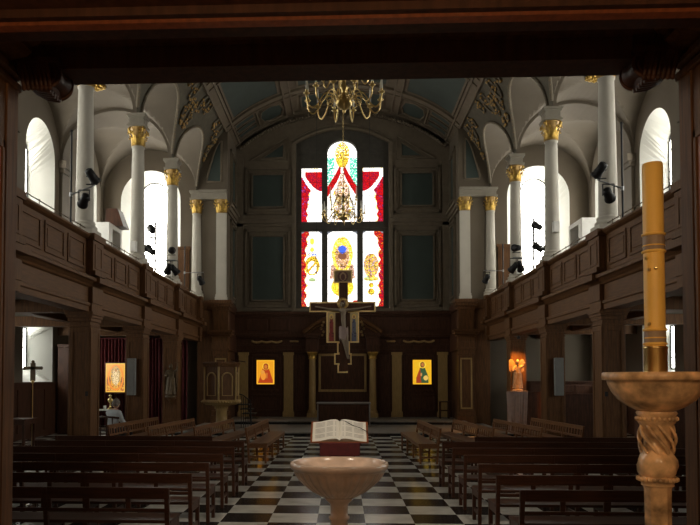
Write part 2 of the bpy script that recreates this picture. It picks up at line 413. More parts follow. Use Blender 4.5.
# gilt scrollwork on the spandrels and along the lunette edges
def spt(x, y, d=.04):
    t = acos(max(-1, min(1, -x/CX_))); return (-(CX_-d)*cos(t), y, ZS+(VB-d)*sin(t))
for s in (-1, 1):
    for yc in CYS:
        g = MB(); c2 = MB()
        for sy in ((-1, 1) if yc < 28 else (-1,)):
            for (px, py, r0, turns, dirn) in ((5.02, .62, .30, 1.5, 1), (5.35, .30, .2, 1.3, -1), (4.93, 1.25, .2, 1.3, 1), (5.55, .2, .13, 1.1, 1), (5.15, .2, .16, 1.2, -1)):
                pts = []
                for k in range(22):
                    a = 2*pi*turns*k/21*dirn; r = r0*(1-.85*k/21)
                    t = acos(-px*s/CX_)+s*0; dt = r*sin(a)/2.6
                    tt = t+dt; pts.append((-(CX_-.05)*cos(tt), yc+sy*(py+r*cos(a)), ZS+(VB-.05)*sin(tt)))
                c2.tube(pts, [.045*(1-.5*k/21) for k in range(22)], 5)
                for k in range(0, 22, 3):
                    p = pts[k]; g.ball(p, .035+.025*RND.random(), 0, 6, (1, 1.5, 1))
        # edge of the lunettes
        for b in BAYS:
            if abs(b-yc) > 2.2: continue
            pts = []
            for k in range(13):
                y = b+1.86*sin(pi/2*k/12)*(1 if yc > b else -1); z = zB(y); st = (z-ZS)/VB
                if z > 0: pts.append((s*(CX_*sqrt(max(0, 1-st*st))-.03), y, z-.01))
            if len(pts) > 2:
                c2.tube(pts, .05, 6)
                for p, q in zip(pts, pts[1:]):
                    for f in (0, .5): g.ball([p[i]*(1-f)+q[i]*f for i in range(3)], .05, 0, 6)
        g.build('gilt_leaves', 'dullgilt', vault); c2.build('stucco_scroll', 'scroll', vault)
# aisle groin vaults, bosses
for s in (-1, 1):
    xs = [7.765+1.935*sin(pi/2*k/16) for k in range(-16, 17)]
    mb = MB()
    def av(x, y):
        e = (x-7.765)/1.935; a = ZS+1.8*sqrt(max(0, 1-e*e)); return (s*x, y, max(a, zB(y), ZS))
    mb.v = [av(x, y) for y in YL+[YA] for x in xs]; n = len(xs)
    for j in range(len(YL)):
        for i in range(n-1): mb.f.append((j*n+i, j*n+i+1, (j+1)*n+i+1, (j+1)*n+i)); mb.m.append(0); mb.sm.append(False)
    av_o = struct(mb.build('ceiling_aisle_'+('left' if s < 0 else 'right'), 'vaultwhite'))
    r = MB()   # slim transverse ribs, and groin lines
    for y in CYS[:-1]:
        for (w, d) in ((.18, .1),):
            for k in range(24):
                def pt(k, dd): a = pi*k/24; return (s*(7.765-(1.935-dd)*cos(a)), ZS+(1.8-dd)*sin(a))
                p0, p1, q0, q1 = pt(k, 0), pt(k+1, 0), pt(k, d), pt(k+1, d)
                for yy0, yy1 in ((y-w, y+w),):
                    r.add([(q0[0], yy0, q0[1]), (q1[0], yy0, q1[1]), (q1[0], yy1, q1[1]), (q0[0], yy1, q0[1]), (p0[0], yy0, p0[1]), (p1[0], yy0, p1[1]), (p1[0], yy1, p1[1]), (p0[0], yy1, p0[1])], [(0,1,2,3),(0,4,5,1),(3,2,6,7)])
    r.build('transverse_rib', 'vaultwhite', av_o)
    for b in BAYS[1:]:
        g = MB()
        for k in range(10):
            a = 2*pi*k/10; M = Matrix.Rotation(a, 4, 'Z')
            q = MB().ball((.17, 0, 0), .12, 0, 8, (1, .55, .5)); q.xf(M); g.add(q.v, q.f, 0, True)
            q = MB().ball((.09, 0, -.06), .08, 0, 8, (1, .6, .6)); q.xf(Matrix.Rotation(a+.3, 4, 'Z')); g.add(q.v, q.f, 0, True)
        g.ball((0, 0, -.1), .06)
        g.xf(Matrix.Translation((s*7.765, b, 11.11))); g.build('vault_boss', 'gilt', av_o)

# ------------------------------------------------------------------ west side and entrance passage
m = MB(); m.box(-XO, XO, YW-.02, YW, ZG, 13.7); m.box(-XO, -2.5, YW-.02, YW, 0, ZG); m.box(2.5, XO, YW-.02, YW, 0, ZG)
struct(m.build('wall_west', 'plaster'))
m = MB(); m.box(-3.2, 3.2, -1.5, -1.45, 0, 4.0); struct(m.build('wall_back', 'oak'))
m = MB(); m.box(-3.2, 3.2, -1.5, 4.45, 3.95, 4.0); struct(m.build('ceiling_entrance', 'litplaster'))
for s, sd in ((-1, 'left'), (1, 'right')):
    w = MB(); w.box(s*2.45, s*2.55, -1.5, YW-.02, 0, 3.95)
    w = struct(w.build('wall_entrance_'+sd, 'oak'))
    # opening jamb: moulded oak face with a polished red-brown panel
    t = MB(); t.box(s*1.985, s*2.45, 3.2, 4.2, 0, 3.62); t.box(s*1.972, s*1.985, 4.06, 4.2, 0, 3.6); t.box(s*1.96, s*2.45, 3.18, 4.22, 3.555, 3.60); t = struct(t.build('trim_jamb_'+sd, 'oak', bevel=.004))
    q = MB(); q.box(s*1.975, s*1.985, 3.35, 4.0, .2, 3.15); q.build('polished_panel', 'redwood', t, label='reddish polished panel')
    q = MB(); q.box(s*1.965, s*1.985, 4.0, 4.03, .15, 3.2); q.box(s*1.965, s*1.985, 3.3, 4.03, 3.15, 3.2); q.build('panel_moulding', 'oak', t, bevel=.004)
    e = MB(); pr = [(2.45, 3.62), (1.98, 3.62), (1.95, 3.635), (1.95, 3.66), (1.98, 3.67), (1.98, 3.70), (1.88, 3.72), (1.85, 3.75), (1.85, 3.79), (1.80, 3.82), (1.76, 3.90), (1.70, 3.95), (2.45, 3.95)]
    e.prism([(s*x, z) for x, z in pr], 'y', -1.45, 4.2); e.box(s*1.84, s*2.5, 4.2, YW-.02, 3.72, 3.95)
    struct(e.build('trim_entablature_'+sd, 'oak'))
# near beam with red moulding, far beam, scroll brackets
m = MB(); m.prism([(3.12, 3.56), (3.22, 3.54), (3.22, 3.50), (3.45, 3.50), (3.45, 3.94), (3.12, 3.94)], 'x', -1.92, 1.92)
t = thing('near_beam', (0, 3.3, 3.5), 'dark timber beam with a reddish moulding, nearest one crossing overhead at the top of the view', 'beam')
m.build('beam_body', 'dark', t, (0, 3.3, 3.5))
m = MB(); m.prism([(3.26, 3.50), (3.27, 3.488), (3.32, 3.482), (3.335, 3.49), (3.34, 3.50)], 'x', -1.9, 1.9); m.build('beam_moulding', 'redwood', t, (0, 3.3, 3.5), label='reddish polished moulding')
t = thing('far_beam', (0, 4.25, 3.7), 'dark timber lintel spanning between the two carved scroll brackets', 'beam')
m = MB(); m.prism([(4.15, 3.67), (4.15, 3.80), (4.12, 3.81), (4.10, 3.84), (4.10, 3.88), (4.06, 3.94), (4.38, 3.94), (4.38, 3.67)], 'x', -1.83, 1.83); m.build('lintel', 'dark', t, (0, 4.25, 3.7))
for s, sd in ((-1, 'left'), (1, 'right')):
    t = thing('scroll_bracket', (s*1.84, 4.22, 3.69), 'dark carved acanthus scroll bracket under the %s end of the lintel' % sd, 'bracket')
    b = MB()
    sp = []
    for k in range(46):   # spiral eye at the inner end
        a = -pi/2+2*pi*2.0*k/45; r = .080*(1-.8*k/45); sp.append((r*cos(a), r*sin(a)))
    body = MB(); body.lathe([(.0, -.15), (.07, -.15), (.076, -.12), (.062, -.06), (.058, 0), (.062, .06), (.076, .12), (.07, .15), (0, .15)], seg=24)
    body.xf(Matrix.Translation((.10, 0, -.055)) @ Matrix.Rotation(pi/2, 4, 'X'))
    b2 = MB()
    for yy in (-.155, .155): b2.tube([(p[0]+.10, yy, p[1]-.055) for p in sp], .014, 6)
    b2.add(body.v, body.f, 0, True)
    poly = [(-.16, .25), (.16, .25), (.17, .02), (.10, -.14), (.02, -.135), (-.05, -.115), (-.09, -.06), (-.11, 0), (-.16, .06)]
    b2.prism(poly, 'y', -.14, .14)
    for i in range(7):    # leaf ribs curling round the underside
        fx = -.10+i*.03; pts = []
        for k in range(12):
            u = k/11; pts.append((fx-.05*(1-u)**2+.03*u, -.16-.03*sin(pi*u), .10-.24*u**1.2))
        b2.tube(pts, [.010+.014*sin(pi*min(1, .15+.8*k/11)) for k in range(12)], 6)
        b2.ball(pts[-1], .02, 0, 8)
    for i in range(5):
        yy = -.12+i*.06; b2.tube([(-.15, yy, .05), (-.1, yy, -.03), (-.06, yy, -.1), (.02, yy, -.14), (.10, yy, -.15)], .02, 6)
    b2.v = [(v[0]*.9, v[1]*.6, v[2]) for v in b2.v]
    if s > 0: b2.v = [(-v[0], v[1], v[2]) for v in b2.v]; b2.f = [f[::-1] for f in b2.f]
    b2.build('carved_scroll', 'dark', t)
    q = MB(); q.box(-.16, .16, -.13, .13, .0, .03); q.box(-.14, .14, -.11, .11, -.02, 0); q.build('bracket_shelf', 'dark', t)

# ------------------------------------------------------------------ columns
def leaf(mb, M, h, w, curl, mi=0):
    def pt(u, v):
        x = (u-.5)*w*(1-.55*v**2)*(1+.12*cos(v*18)); out = .02+curl*v**3*1.2; z = h*(v-.25*max(0, v-.75)*4*.25)
        if v > .85: z = h*(.85-.3*(v-.85)/.15*.25)+h*.0
        return M @ Vector((out+.25*w*(1-(2*u-1)**2)*.4, x, z))
    mb.grid(pt, 5, 8, mi)
def capital_mb(r, h):
    g = MB(); g.lathe([(r, 0), (r*1.10, .02), (r*.98, .04), (r*.95, h*.5), (r*1.05, h*.85), (r*1.3, h)], seg=20, mi=1)
    for row, (n, hh, cu, ph) in enumerate(((8, h*.5, r*.45, 0), (8, h*.78, r*.6, pi/8))):
        for k in range(n):
            a = 2*pi*k/n+ph; M = Matrix.Rotation(a, 4, 'Z') @ Matrix.Translation((r*.98, 0, .03)); leaf(g, M, hh, r*.55, cu)
            g.ball(Matrix.Rotation(a, 4, 'Z') @ Vector((r*1.04+cu*1.0, 0, .03+hh*.82)), r*.15, 0, 8)
    for k in range(4):
        a = pi/4+k*pi/2; M = Matrix.Rotation(a, 4, 'Z')
        pts = [M @ Vector((r*1.25+.35*r*u+r*.16*cos(u*9), 0, h*(.62+.34*u)+r*.16*sin(u*9))) for u in [i/12 for i in range(13)]]
        g.tube(pts, r*.13, 6); g.ball(M @ Vector((r*1.72, 0, h*.86)), r*.27, 0, 8)
    return g
def make_column():
    t = thing('gallery_column', (0, 0, 0), 'x', 'column', 'white columns along the gallery fronts')
    b = MB(); b.box(-.29, .29, -.29, .29, 0, .12); b.lathe([(.27, .12), (.285, .15), (.285, .19), (.25, .22), (.23, .25), (.245, .28), (.235, .31), (.205, .33)], seg=28); b.build('base', 'cream', t)
    s = MB(); H = 8.42-ZP
    s.lathe([(.20-.035*(u**1.6), .32+(H-.32)*u) for u in [i/12 for i in range(13)]]+[(.185, H+.0), (.185, H+.03)], seg=28); s.build('shaft', 'cream', t)
    c = capital_mb(.17, .54); c.xf(Matrix.Translation((0, 0, H+.03))); c.build('gilt_capital', ['gilt', 'dullgilt'], t, label='gilded leafy capital')
    i = MB(); z = 9.0-ZP
    i.box(-.25, .25, -.25, .25, z, z+.06); i.box(-.205, .205, -.205, .205, z+.06, z+.24); i.box(-.235, .235, -.235, .235, z+.24, z+.29); i.box(-.265, .265, -.265, .265, z+.29, z+.36); i.build('impost_block', 'impost', t)
    return t
ordn = ['', 'nearest', 'second nearest', 'third from the viewer', 'farthest, beside the chancel corner,']
col0 = None
for s, sd in ((-1, 'left'), (1, 'right')):
    for i, y in enumerate(CYS):
        if i == 0: continue
        lab = 'white round column with gilt leafy capital, %s one standing on the %s gallery front' % (ordn[i].rstrip(','), sd)
        lab = {1: 'white column on the %s gallery front, the nearest, its capital hidden by the lintel' % sd, 2: 'white column with gilt capital, second nearest on the %s gallery front' % sd,
               3: 'slim white column with gilt capital, third back on the %s gallery front' % sd, 4: 'farthest white column with gilt capital on the %s gallery, beside the brown door' % sd}[i]
        if col0 is None: col0 = make_column(); col0.location = (s*CX_, y, ZP); col0['label'] = lab
        else: copy_thing(col0, (s*CX_, y, ZP), 0, lab)

# ------------------------------------------------------------------ timber piers
def make_pier():
    t = thing('timber_pier', (0, 0, 0), 'x', 'pier', 'square timber piers under the gallery fronts')
    b = MB(); b.box(-.235, .235, -.3, .3, 0, 3.1); b.build('pier_shaft', 'oak', t, bevel=.006)
    b = MB(); b.box(-.27, .27, -.335, .335, 0, .32); b.box(-.255, .255, -.32, .32, .32, .38); b.build('pier_plinth', 'oak', t, bevel=.006)
    b = MB()
    for z0, z1, e in ((2.98, 3.02, .02), (3.1, 3.18, .03), (3.18, 3.24, .055), (3.24, 3.31, .08)): b.box(-.235-e, .235+e, -.3-e, .3+e, z0, z1)
    b.build('pier_capital', 'oak', t, bevel=.004)
    for ax in (0, 1, 2, 3):   # raised frame on each face
        b = MB(); hw = .235 if ax % 2 == 0 else .3
        def fr(a0, a1, z0, z1):
            d = (.3 if ax % 2 == 0 else .235)
            if ax == 0: b.box(a0, a1, -d-.018, -d, z0, z1)
            if ax == 2: b.box(a0, a1, d, d+.018, z0, z1)
            if ax == 1: b.box(d, d+.018, a0, a1, z0, z1)
            if ax == 3: b.box(-d-.018, -d, a0, a1, z0, z1)
        fr(-hw+.01, -hw+.09, .4, 2.96); fr(hw-.09, hw-.01, .4, 2.96); fr(-hw+.09, hw-.09, .4, .5); fr(-hw+.09, hw-.09, 2.86, 2.96)
        b.build('panel_frame', 'oak', t, bevel=.006)
    return t
p0 = None
for s, sd in ((-1, 'left'), (1, 'right')):
    for i, y in enumerate(CYS[1:4]):
        lab = {(-1, 0): 'square oak pier left of the lit icon, nearest on the left side', (-1, 1): 'square oak pier just right of the seated person, behind the grey loudspeaker', (-1, 2): 'square oak pier behind the bronze statue on the left',
               (1, 0): 'square oak pier nearest on the right, beside the big marble candle stand', (1, 1): 'square oak pier on the right carrying a slim grey loudspeaker', (1, 2): 'square oak pier glowing orange behind the lit statue on the right'}[(s, i)]
        if p0 is None: p0 = make_pier(); p0.location = (s*5.8, y, 0); p0['label'] = lab
        else: copy_thing(p0, (s*5.8, y, 0), 0, lab)

# ------------------------------------------------------------------ gallery fronts
for s, sd in ((-1, 'left'), (1, 'right')):
    t = thing('gallery_balustrade', (s*5.8, YW, 3.31), 'long panelled oak gallery front with heavy cornice running down the %s side of the nave' % sd, 'balustrade')
    off = (s*5.8, YW, 3.31); ye = 27.6
    pr = [(5.58, 3.31), (5.58, 3.42), (5.55, 3.44), (5.55, 3.50), (5.60, 3.52), (5.60, 3.84), (5.56, 3.86), (5.53, 3.90), (5.46, 3.95), (5.40, 3.97), (5.40, 4.03), (5.44, 4.06), (5.54, 4.10), (5.60, 4.12), (5.95, 4.12), (5.95, 3.31)]
    m = MB(); m.prism([(s*x, z) for x, z in pr], 'y', YW, ye); m.build('cornice', 'oakh', t, off)
    pr = [(5.66, 4.12), (5.66, 4.92), (5.60, 4.95), (5.56, 4.99), (5.56, 5.03), (5.60, 5.05), (5.86, 5.05), (5.86, 4.95), (5.80, 4.92), (5.80, 4.12)]
    m = MB(); m.prism([(s*x, z) for x, z in pr], 'y', YW, ye); m.build('parapet', 'oakh', t, off)
    for i, y in enumerate(CYS):
        m = MB(); y1 = y+.34 if y < 28 else 27.68
        y0 = y-.34 if y < 28 else 27.3
        m.box(s*5.50, s*6.16, y0, y1, 4.12, 4.90); m.box(s*5.46, s*6.2, y0-.04, y1+(.04 if y < 28 else 0), 4.90, 5.05); m.box(s*5.44, s*5.6, y0-.02, y1, 4.12, 4.22)
        m.box(s*5.50, s*5.95, y0, y1, 3.50, 3.86); m.box(s*5.52, s*5.95, y0, y1, 3.31, 3.5); m.box(s*5.33, s*5.95, y0-.04, y1, 3.93, 4.06)
        m.box(s*5.485, s*5.5, y0+.1, y0+.18, 4.28, 4.82); m.box(s*5.485, s*5.5, y1-.18, y1-.1, 4.28, 4.82); m.box(s*5.485, s*5.5, y0+.18, y1-.18, 4.28, 4.34); m.box(s*5.485, s*5.5, y0+.18, y1-.18, 4.76, 4.82)
        m.build('pedestal', 'oak', t, off, .006)
    spans = [(YW, CYS[0]-.38)]+[(CYS[i]+.38, min(CYS[i+1]-.38, 27.25)) for i in range(4)]
    for a, b in spans[1:]:
        n = 3
        for k in range(n):
            w = (b-a)/n; y0 = a+k*w+.09; y1 = a+(k+1)*w-.09; m = MB()
            m.box(s*5.635, s*5.66, y0, y1, 4.24, 4.30); m.box(s*5.635, s*5.66, y0, y1, 4.78, 4.84); m.box(s*5.635, s*5.66, y0, y0+.06, 4.30, 4.78); m.box(s*5.635, s*5.66, y1-.06, y1, 4.30, 4.78)
            m.box(s*5.645, s*5.66, y0+.12, y1-.12, 4.36, 4.72)
            m.build('raised_panel', 'oakh', t, off, .008)
    # slim brass guard rail on top
    m = MB(); m.tube([(s*5.72, YW+.1, 5.19), (s*5.72, ye-.2, 5.19)], .011, 6)
    y = YW+.3
    while y < ye: m.tube([(s*5.72, y, 5.05), (s*5.72, y, 5.19)], .008, 6); m.ball((s*5.72, y, 5.2), .02, 0, 8); y += 1.05
    m.build('guard_rail', 'bronze', t, off)

# ------------------------------------------------------------------ east end
we = MB()
for k in range(24):   # wall above the curved window head
    xa, xb = -2+4*k/24, -2+4*(k+1)/24; zt = lambda x: 12.67-.6*(x/2)**2
    we.add([(xa, YE, zt(xa)), (xb, YE, zt(xb)), (xb, YE, 14), (xa, YE, 14), (xa, YE+.35, zt(xa)), (xb, YE+.35, zt(xb))], [(0,1,2,3), (0,4,5,1)])
for s in (-1, 1):
    we.add([(s*2, YE, 4.8), (s*4.7, YE, 4.8), (s*4.7, YE, 14), (s*2, YE, 14)], [(0,1,2,3)])
    we.add([(s*2, YE, 4.8), (s*2, YE+.35, 4.8), (s*2, YE+.35, 12.1), (s*2, YE, 12.1)], [(0,1,2,3)])
we.box(-4.7, 4.7, YE-.02, YE+.4, 0, 4.8)
E_ = struct(we.build('wall_east', 'stone'))
pan = MB(); fr = MB()
def framed(plane, a0, a1, z0, z1, inner, w=.09):
    """plane(a, d, z) -> point; raised double frame with teal field"""
    def bx(mb, p0, p1, q0, q1, d0, d1):
        vs = [plane(a, d, z) for z in (q0, q1) for d in (d0, d1) for a in (p0, p1)]
        mb.add(vs, [(0,2,3,1),(4,5,7,6),(0,1,5,4),(2,6,7,3),(0,4,6,2),(1,3,7,5)])
    for (e, ww, dd) in ((0, .1, .07), (.14, .05, .04), (inner-.07, .07, .09)):
        bx(fr, a0+e, a1-e, z0+e, z0+e+ww, 0, dd); bx(fr, a0+e, a1-e, z1-e-ww, z1-e, 0, dd)
        bx(fr, a0+e, a0+e+ww, z0+e, z1-e, 0, dd); bx(fr, a1-e-ww, a1-e, z0+e, z1-e, 0, dd)
    bx(pan, a0+inner, a1-inner, z0+inner, z1-inner, 0, .012)
pe = lambda a, d, z: (a, YE-d, z)
for s in (-1, 1):
    a, b = sorted((s*2.22, s*4.2)); framed(pe, a, b, 8.95, 11.0, .34); framed(pe, a, b, 4.92, 8.3, .33)
    # small triangular panel under the vault
    tri = [(s*2.35, 11.3), (s*4.0, 11.3), (s*2.35, 12.3)]; tri2 = [(s*2.55, 11.42), (s*3.45, 11.42), (s*2.55, 12.02)]
    pan.add([(x, YE-.015, z) for x, z in tri2], [(0, 1, 2)])
    for T_, r in ((tri, .05), (tri2, .045)): fr.tube([(x, YE-.02, z) for x, z in T_], r, 6, closed=True)
    # plain pilaster strip next to the window
    fr.box(s*2.0, s*2.16, YE-.1, YE, 4.85, 12.0); fr.box(s*4.28, s*4.6, YE-.06, YE, 4.85, 11.4)
# string course
for (z0, z1, d) in ((8.42, 8.55, .06), (8.55, 8.72, .12), (8.72, 8.82, .18)):
    for s in (-1, 1): fr.box(s*2.02, s*4.6, YE-d, YE, z0, z1)
fr.box(-2.2, 2.2, YE-.16, YE+.35, 4.72, 4.86); fr.box(-4.6, 4.6, YE-.08, YE, 4.76, 4.86)
# segmental hood moulding over the window
pts = [(x, YE-.04, 12.70-.6*(x/2)**2) for x in [-2.1+4.2*k/24 for k in range(25)]]; fr.tube(pts, .07, 8)
pts = [(x, YE-.02, 12.86-.6*(x/2)**2) for x in [-2.2+4.4*k/24 for k in range(25)]]; fr.tube(pts, .04, 8)
pan.build('teal_panel', 'teal', E_); fr.build('wall_moulding', 'stone', E_)
# carved gilt band where the vault meets the east wall
g = MB(); gs = MB()
for k in range(70):
    t0 = tc+.03+(pi-2*tc-.06)*k/69
    gs.cbox((-(CX_-.2)*cos(t0), YE-.12, ZS+(VB-.22)*sin(t0)), (.15, .14, .3), Matrix.Rotation(pi/2-t0, 3, 'Y') if True else None)
    g.ball((-(CX_-.3)*cos(t0), YE-.21, ZS+(VB-.3)*sin(t0)), .075, 0, 8, (1, .7, 1))
g.build('carved_band', 'stone', E_); gs.build('vault_cornice', 'stone', E_)
# a winged cherub-like boss block at the crown, plain carved shield
q = MB(); q.box(-.3, .3, YE-.3, YE-.1, 12.8, 13.3); q.ball((0, YE-.32, 13.05), .17, 0, 10); q.ball((-.3, YE-.28, 13.1), .2, 0, 10, (1.4, .4, .6)); q.ball((.3, YE-.28, 13.1), .2, 0, 10, (1.4, .4, .6)); q.build('carved_keystone', 'stone', E_)

# chancel side walls and the corner walls beside the farthest columns
for s, sd in ((-1, 'left'), (1, 'right')):
    m = MB(); m.add([(s*CHX, YC, 4.9), (s*CHX, YE+.1, 4.9), (s*CHX, YE+.1, 12.2), (s*CHX, YC, 12.2)], [(0,1,2,3)])
    m.add([(s*CHX, YC, 4.9), (s*(CX_+.1), YC, 4.9), (s*(CX_+.1), YC, 13), (s*CHX, YC, 13)], [(0,1,2,3)])
    Wc = struct(m.build('wall_chancel_'+sd, 'plaster'))
    q = MB(); q.box(s*(CHX+.0), s*(CHX+.3), YC+.1, YE+.3, 0, 4.9); q.box(s*(CHX-.06), s*CHX, YC+.1, YE, 4.6, 4.9); q.box(s*(CHX-.08), s*CHX, YC+.1, YE, 2.98, 3.7); q.build('wooden_lining', 'dark', Wc)
    pan = MB(); fr = MB(); pc = lambda a, d, z, s=s: (s*(CHX-d), a, z)
    framed(pc, 28.75, 30.2, 8.98, 11.3, .25); framed(pc, 28.75, 30.2, 5.0, 8.4, .25)
    for (z0, z1, d) in ((8.50, 8.62, .06), (8.62, 8.8, .12), (8.8, 8.92, .18)): fr.box(s*(CHX-d), s*CHX, YC-.05, YE, z0, z1)
    # pointed teal spandrel panel on the wall facing the nave
    L = [(s*4.85, YC-.02, 9.75), (s*5.42, YC-.02, 9.75), (s*5.42, YC-.02, 9.9)]+[(s*(5.42-.57*u), YC-.02, 9.9+1.5*sin(pi/2*u)) for u in [i/8 for i in range(1, 9)]]
    pan.add(L, [tuple(range(len(L)))]); fr.tube(L, .05, 6, closed=True)
    pan.build('teal_panel', 'teal', Wc); fr.build('wall_moulding', 'stone', Wc)
    # entablature between column and corner pilaster, and the pilaster itself
    q = MB(); q.box(s*4.6, s*5.7, YC-.2, YC, 9.0, 9.12); q.box(s*4.6, s*5.7, YC-.24, YC, 9.12, 9.26); q.box(s*4.6, s*5.7, YC-.32, YC, 9.26, 9.36); q.build('entablature', 'impost', Wc)
    q = MB(); q.box(s*4.62, s*5.02, YC-.14, YC, 5.2, 8.46); q.box(s*4.58, s*5.06, YC-.18, YC, 4.95, 5.1); q.box(s*4.6, s*5.04, YC-.16, YC, 5.1, 5.2); q.build('corner_pilaster', 'cream', Wc)
    c = capital_mb(.17, .54); c.v = [(v[0]*1.1, v[1]*.55, v[2]) for v in c.v]; c.xf(Matrix.Translation((s*4.82, YC-.1, 8.46))); c.build('gilt_capital', ['gilt', 'dullgilt'], Wc)

# ------------------------------------------------------------------ great stained-glass window
def hsh(i, j, k=0):
    v = sin(i*127.1+j*311.7+k*74.7)*43758.5453; return v-math.floor(v)
RED = (.40, .003, .004); DRED = (.17, .002, .006); PUR = (.09, .004, .05); WHI = (1, .98, .95); GOL = (.52, .30, .012); BRN = (.14, .05, .012); TEA = (.03, .42, .25); BLU = (.04, .10, .55); YEL = (.85, .68, .06); PNK = (.42, .22, .13); BLK = (.01, .01, .01)
def pick(i, j, cs, k=0): return cs[int(hsh(i//1, j//1, k)*len(cs)) % len(cs)]
def ell(x, y, cx, cy, rx, ry): return ((x-cx)/rx)**2+((y-cy)/ry)**2
def design(px, py):
    """px,py in photograph-like window units: x 0..100 across the whole window, y 0..200 from top (one unit about 36 mm)"""
    i, j = int(px*1.9+.3*sin(py)), int(py*1.5+.4*sin(px*.7))
    ax = abs(px-50); sgn = 1 if px > 50 else -1
    lead = hsh(int(px*2.2), int(py*2.2), 3) < .05
    if py < 92:     # upper row
        if ax > 23:
            if py < 34.5: return WHI if hsh(i, j) > .12 else YEL
            # white swag band
            u = (ax-23)/27
            yb = 36+ (1-u)**.8*0 + 24*(1-(u)**1.8) - 2
            if u > .93: yb = 36
            if abs(py-yb-2) < 3.2 or (u > .8 and py < 40 and abs(u-.9) < .06): return WHI
            if py < yb: return pick(i, j, [RED, RED, RED, RED, PUR, DRED])
            w = .16+.34*max(0, 1-(py-46)/26)**1.3 if py > 46 else .55*(py-36)/10+.02
            w = .27+.17*max(0, 1-abs(py-52)/26)+.03*sin(py*.7)
            if u > 1-w: return pick(i, j, [RED, RED, DRED, PUR, RED, RED, BLU if hsh(i, j, 9) < .2 else RED])
            if u > 1-w-.07: return YEL if hsh(i, j, 5) < .5 else WHI
            return WHI
        # centre light
        if py < 19: return WHI if ell(px, py, 50, 13, 9, 12) > 1 or hsh(i, j) < .15 else pick(i, j, [GOL, YEL, YEL, GOL, BRN])
        if ell(px, py, 50, 18, 8.5, 12) < 1 and py < 31: return pick(i, j, [GOL, YEL, YEL, GOL, BRN])
        ys = 26+ (ax/17)**.75*30
        if 26 < py and ax > 1.5 and ys-7 < py < ys+5 and ax < 18.5: return pick(i, j, [RED, RED, RED, DRED])
        if ys+5 <= py < ys+9 and ax > 3: return WHI
        if py < ys-6 and ax > 10: return pick(i, j, [TEA, TEA, WHI, (.15, .6, .42)])
        if py < ys: return WHI
        wv = 10+2.5*sin(py*.35)
        if py > 36 and ax < wv*.8 and py < 90:
            return pick(i, j, [PNK, BRN, GOL, PNK, (.55, .35, .25), WHI, BRN, (.75, .6, .5)])
        if py > 36 and ax < wv and py < 90: return pick(i, j, [YEL, GOL, WHI])
        return WHI
    y = py-98      # lower row 0..~90
    if ax > 23:
        u = (ax-23)/27
        edge = .20+.05*sin(y*.5)+(.25*max(0, 1-y/16) if px > 50 else .14*max(0, 1-y/24))
        if u > 1-edge: return pick(i, j, [RED, RED, DRED, RED, PUR, RED, GOL if hsh(i, j, 8) < .5 else RED])
        if u > 1-edge-.05 and hsh(i, j, 6) < .4: return YEL
        if px < 50:
            if ell(px, y, 14, 42, 10, 12) < 1: return pick(i, j, [GOL, GOL, BRN, YEL, BLK if hsh(i, j, 4) < .4 else GOL]) if ell(px, y, 14, 44, 6, 8) > 1 else WHI if (px-14)+(y-44) > 1 or (px-14)+(y-44) < -3 else GOL
            if ell(px, y, 14, 30, 6, 5) < 1: return pick(i, j, [BLU, GOL, WHI])
            if ell(px, y, 14, 12, 3, 4) < 1 or ell(px, y, 14, 22, 3, 3) < 1: return YEL
            if ell(px, y, 14, 59, 5, 2.5) < 1: return (.35, .45, .2)
        else:
            if ell(px, y, 84, 42, 10, 15) < 1: return pick(i, j, [GOL, YEL, (.4, .3, .4), GOL, BRN, (.45, .2, .12)])
            if ell(px, y, 84, 58, 10, 3) < 1: return pick(i, j, [(.1, .4, .3), YEL, GOL])
            if ell(px, y, 84, 66, 3.5, 3) < 1 or ell(px, y, 84, 74, 4.5, 4) < 1: return pick(i, j, [GOL, BRN, YEL])
        return WHI
    if ell(px, y, 50, 22, 5, 5) < 1: return BLU
    if ell(px, y, 50, 30, 5.5, 4.5) < 1: return (.16, .06, .03)
    if ell(px, y, 50, 28, 13, 22) < 1 and y < 50:
        return pick(i, j, [YEL, GOL, YEL, GOL, YEL, (.9, .9, .5)]) if ell(px, y, 50, 30, 9, 16) > 1 or y < 18 else pick(i, j, [BRN, PNK, (.45, .25, .15), GOL, (.8, .6, .5)])
    if 40 < y < 58 and ax < 10+.1*y: return pick(i, j, [BRN, PNK, (.35, .18, .15), (.7, .5, .35)])
    if 58 < y < 80 and ax < 14 and ell(px, y, 50, 68, 14, 12) < 1: return pick(i, j, [YEL, GOL])
    if ell(px, y, 66, 88, 4, 4) < 1: return RED
    return WHI
WN[0] += 1
GW = struct(bpy.data.objects.new('window_%d' % WN[0], None)); C.objects.link(GW); GW.location = (0, YE+.3, 4.98)
YG = YE+.34
fr = MB()
for x0, x1 in ((-2.02, -1.77), (-.89, -.64), (.64, .89), (1.77, 2.02)): fr.box(x0, x1, YG-.14, YG+.05, 4.86, 12.9)
fr.box(-2, 2, YG-.12, YG+.05, 8.25, 8.66); fr.box(-2, 2, YG-.17, YG-.1, 8.38, 8.52); fr.box(-2, 2, YG-.1, YG+.05, 4.8, 4.98)
for s in (-1, 1): fr.box(s*.64, s*2, YG-.1, YG+.05, 11.03, 12.9); fr.box(s*.64, s*2.0, YG-.15, YG-.1, 11.65, 11.75)
for k in range(20):
    a0, a1 = pi*k/20, pi*(k+1)/20
    p = [( .64*cos(a0), 11.66+.55*sin(a0)), (.64*cos(a1), 11.66+.55*sin(a1))]
    fr.add([(p[0][0], YG-.12, p[0][1]), (p[1][0], YG-.12, p[1][1]), (p[1][0], YG-.12, 13), (p[0][0], YG-.12, 13), (p[0][0], YG+.03, p[0][1]), (p[1][0], YG+.03, p[1][1])], [(0,1,2,3), (0,4,5,1)])
fr.tube([(.70*cos(pi*k/20), YG-.13, 11.66+.61*sin(pi*k/20)) for k in range(21)], .05, 6)
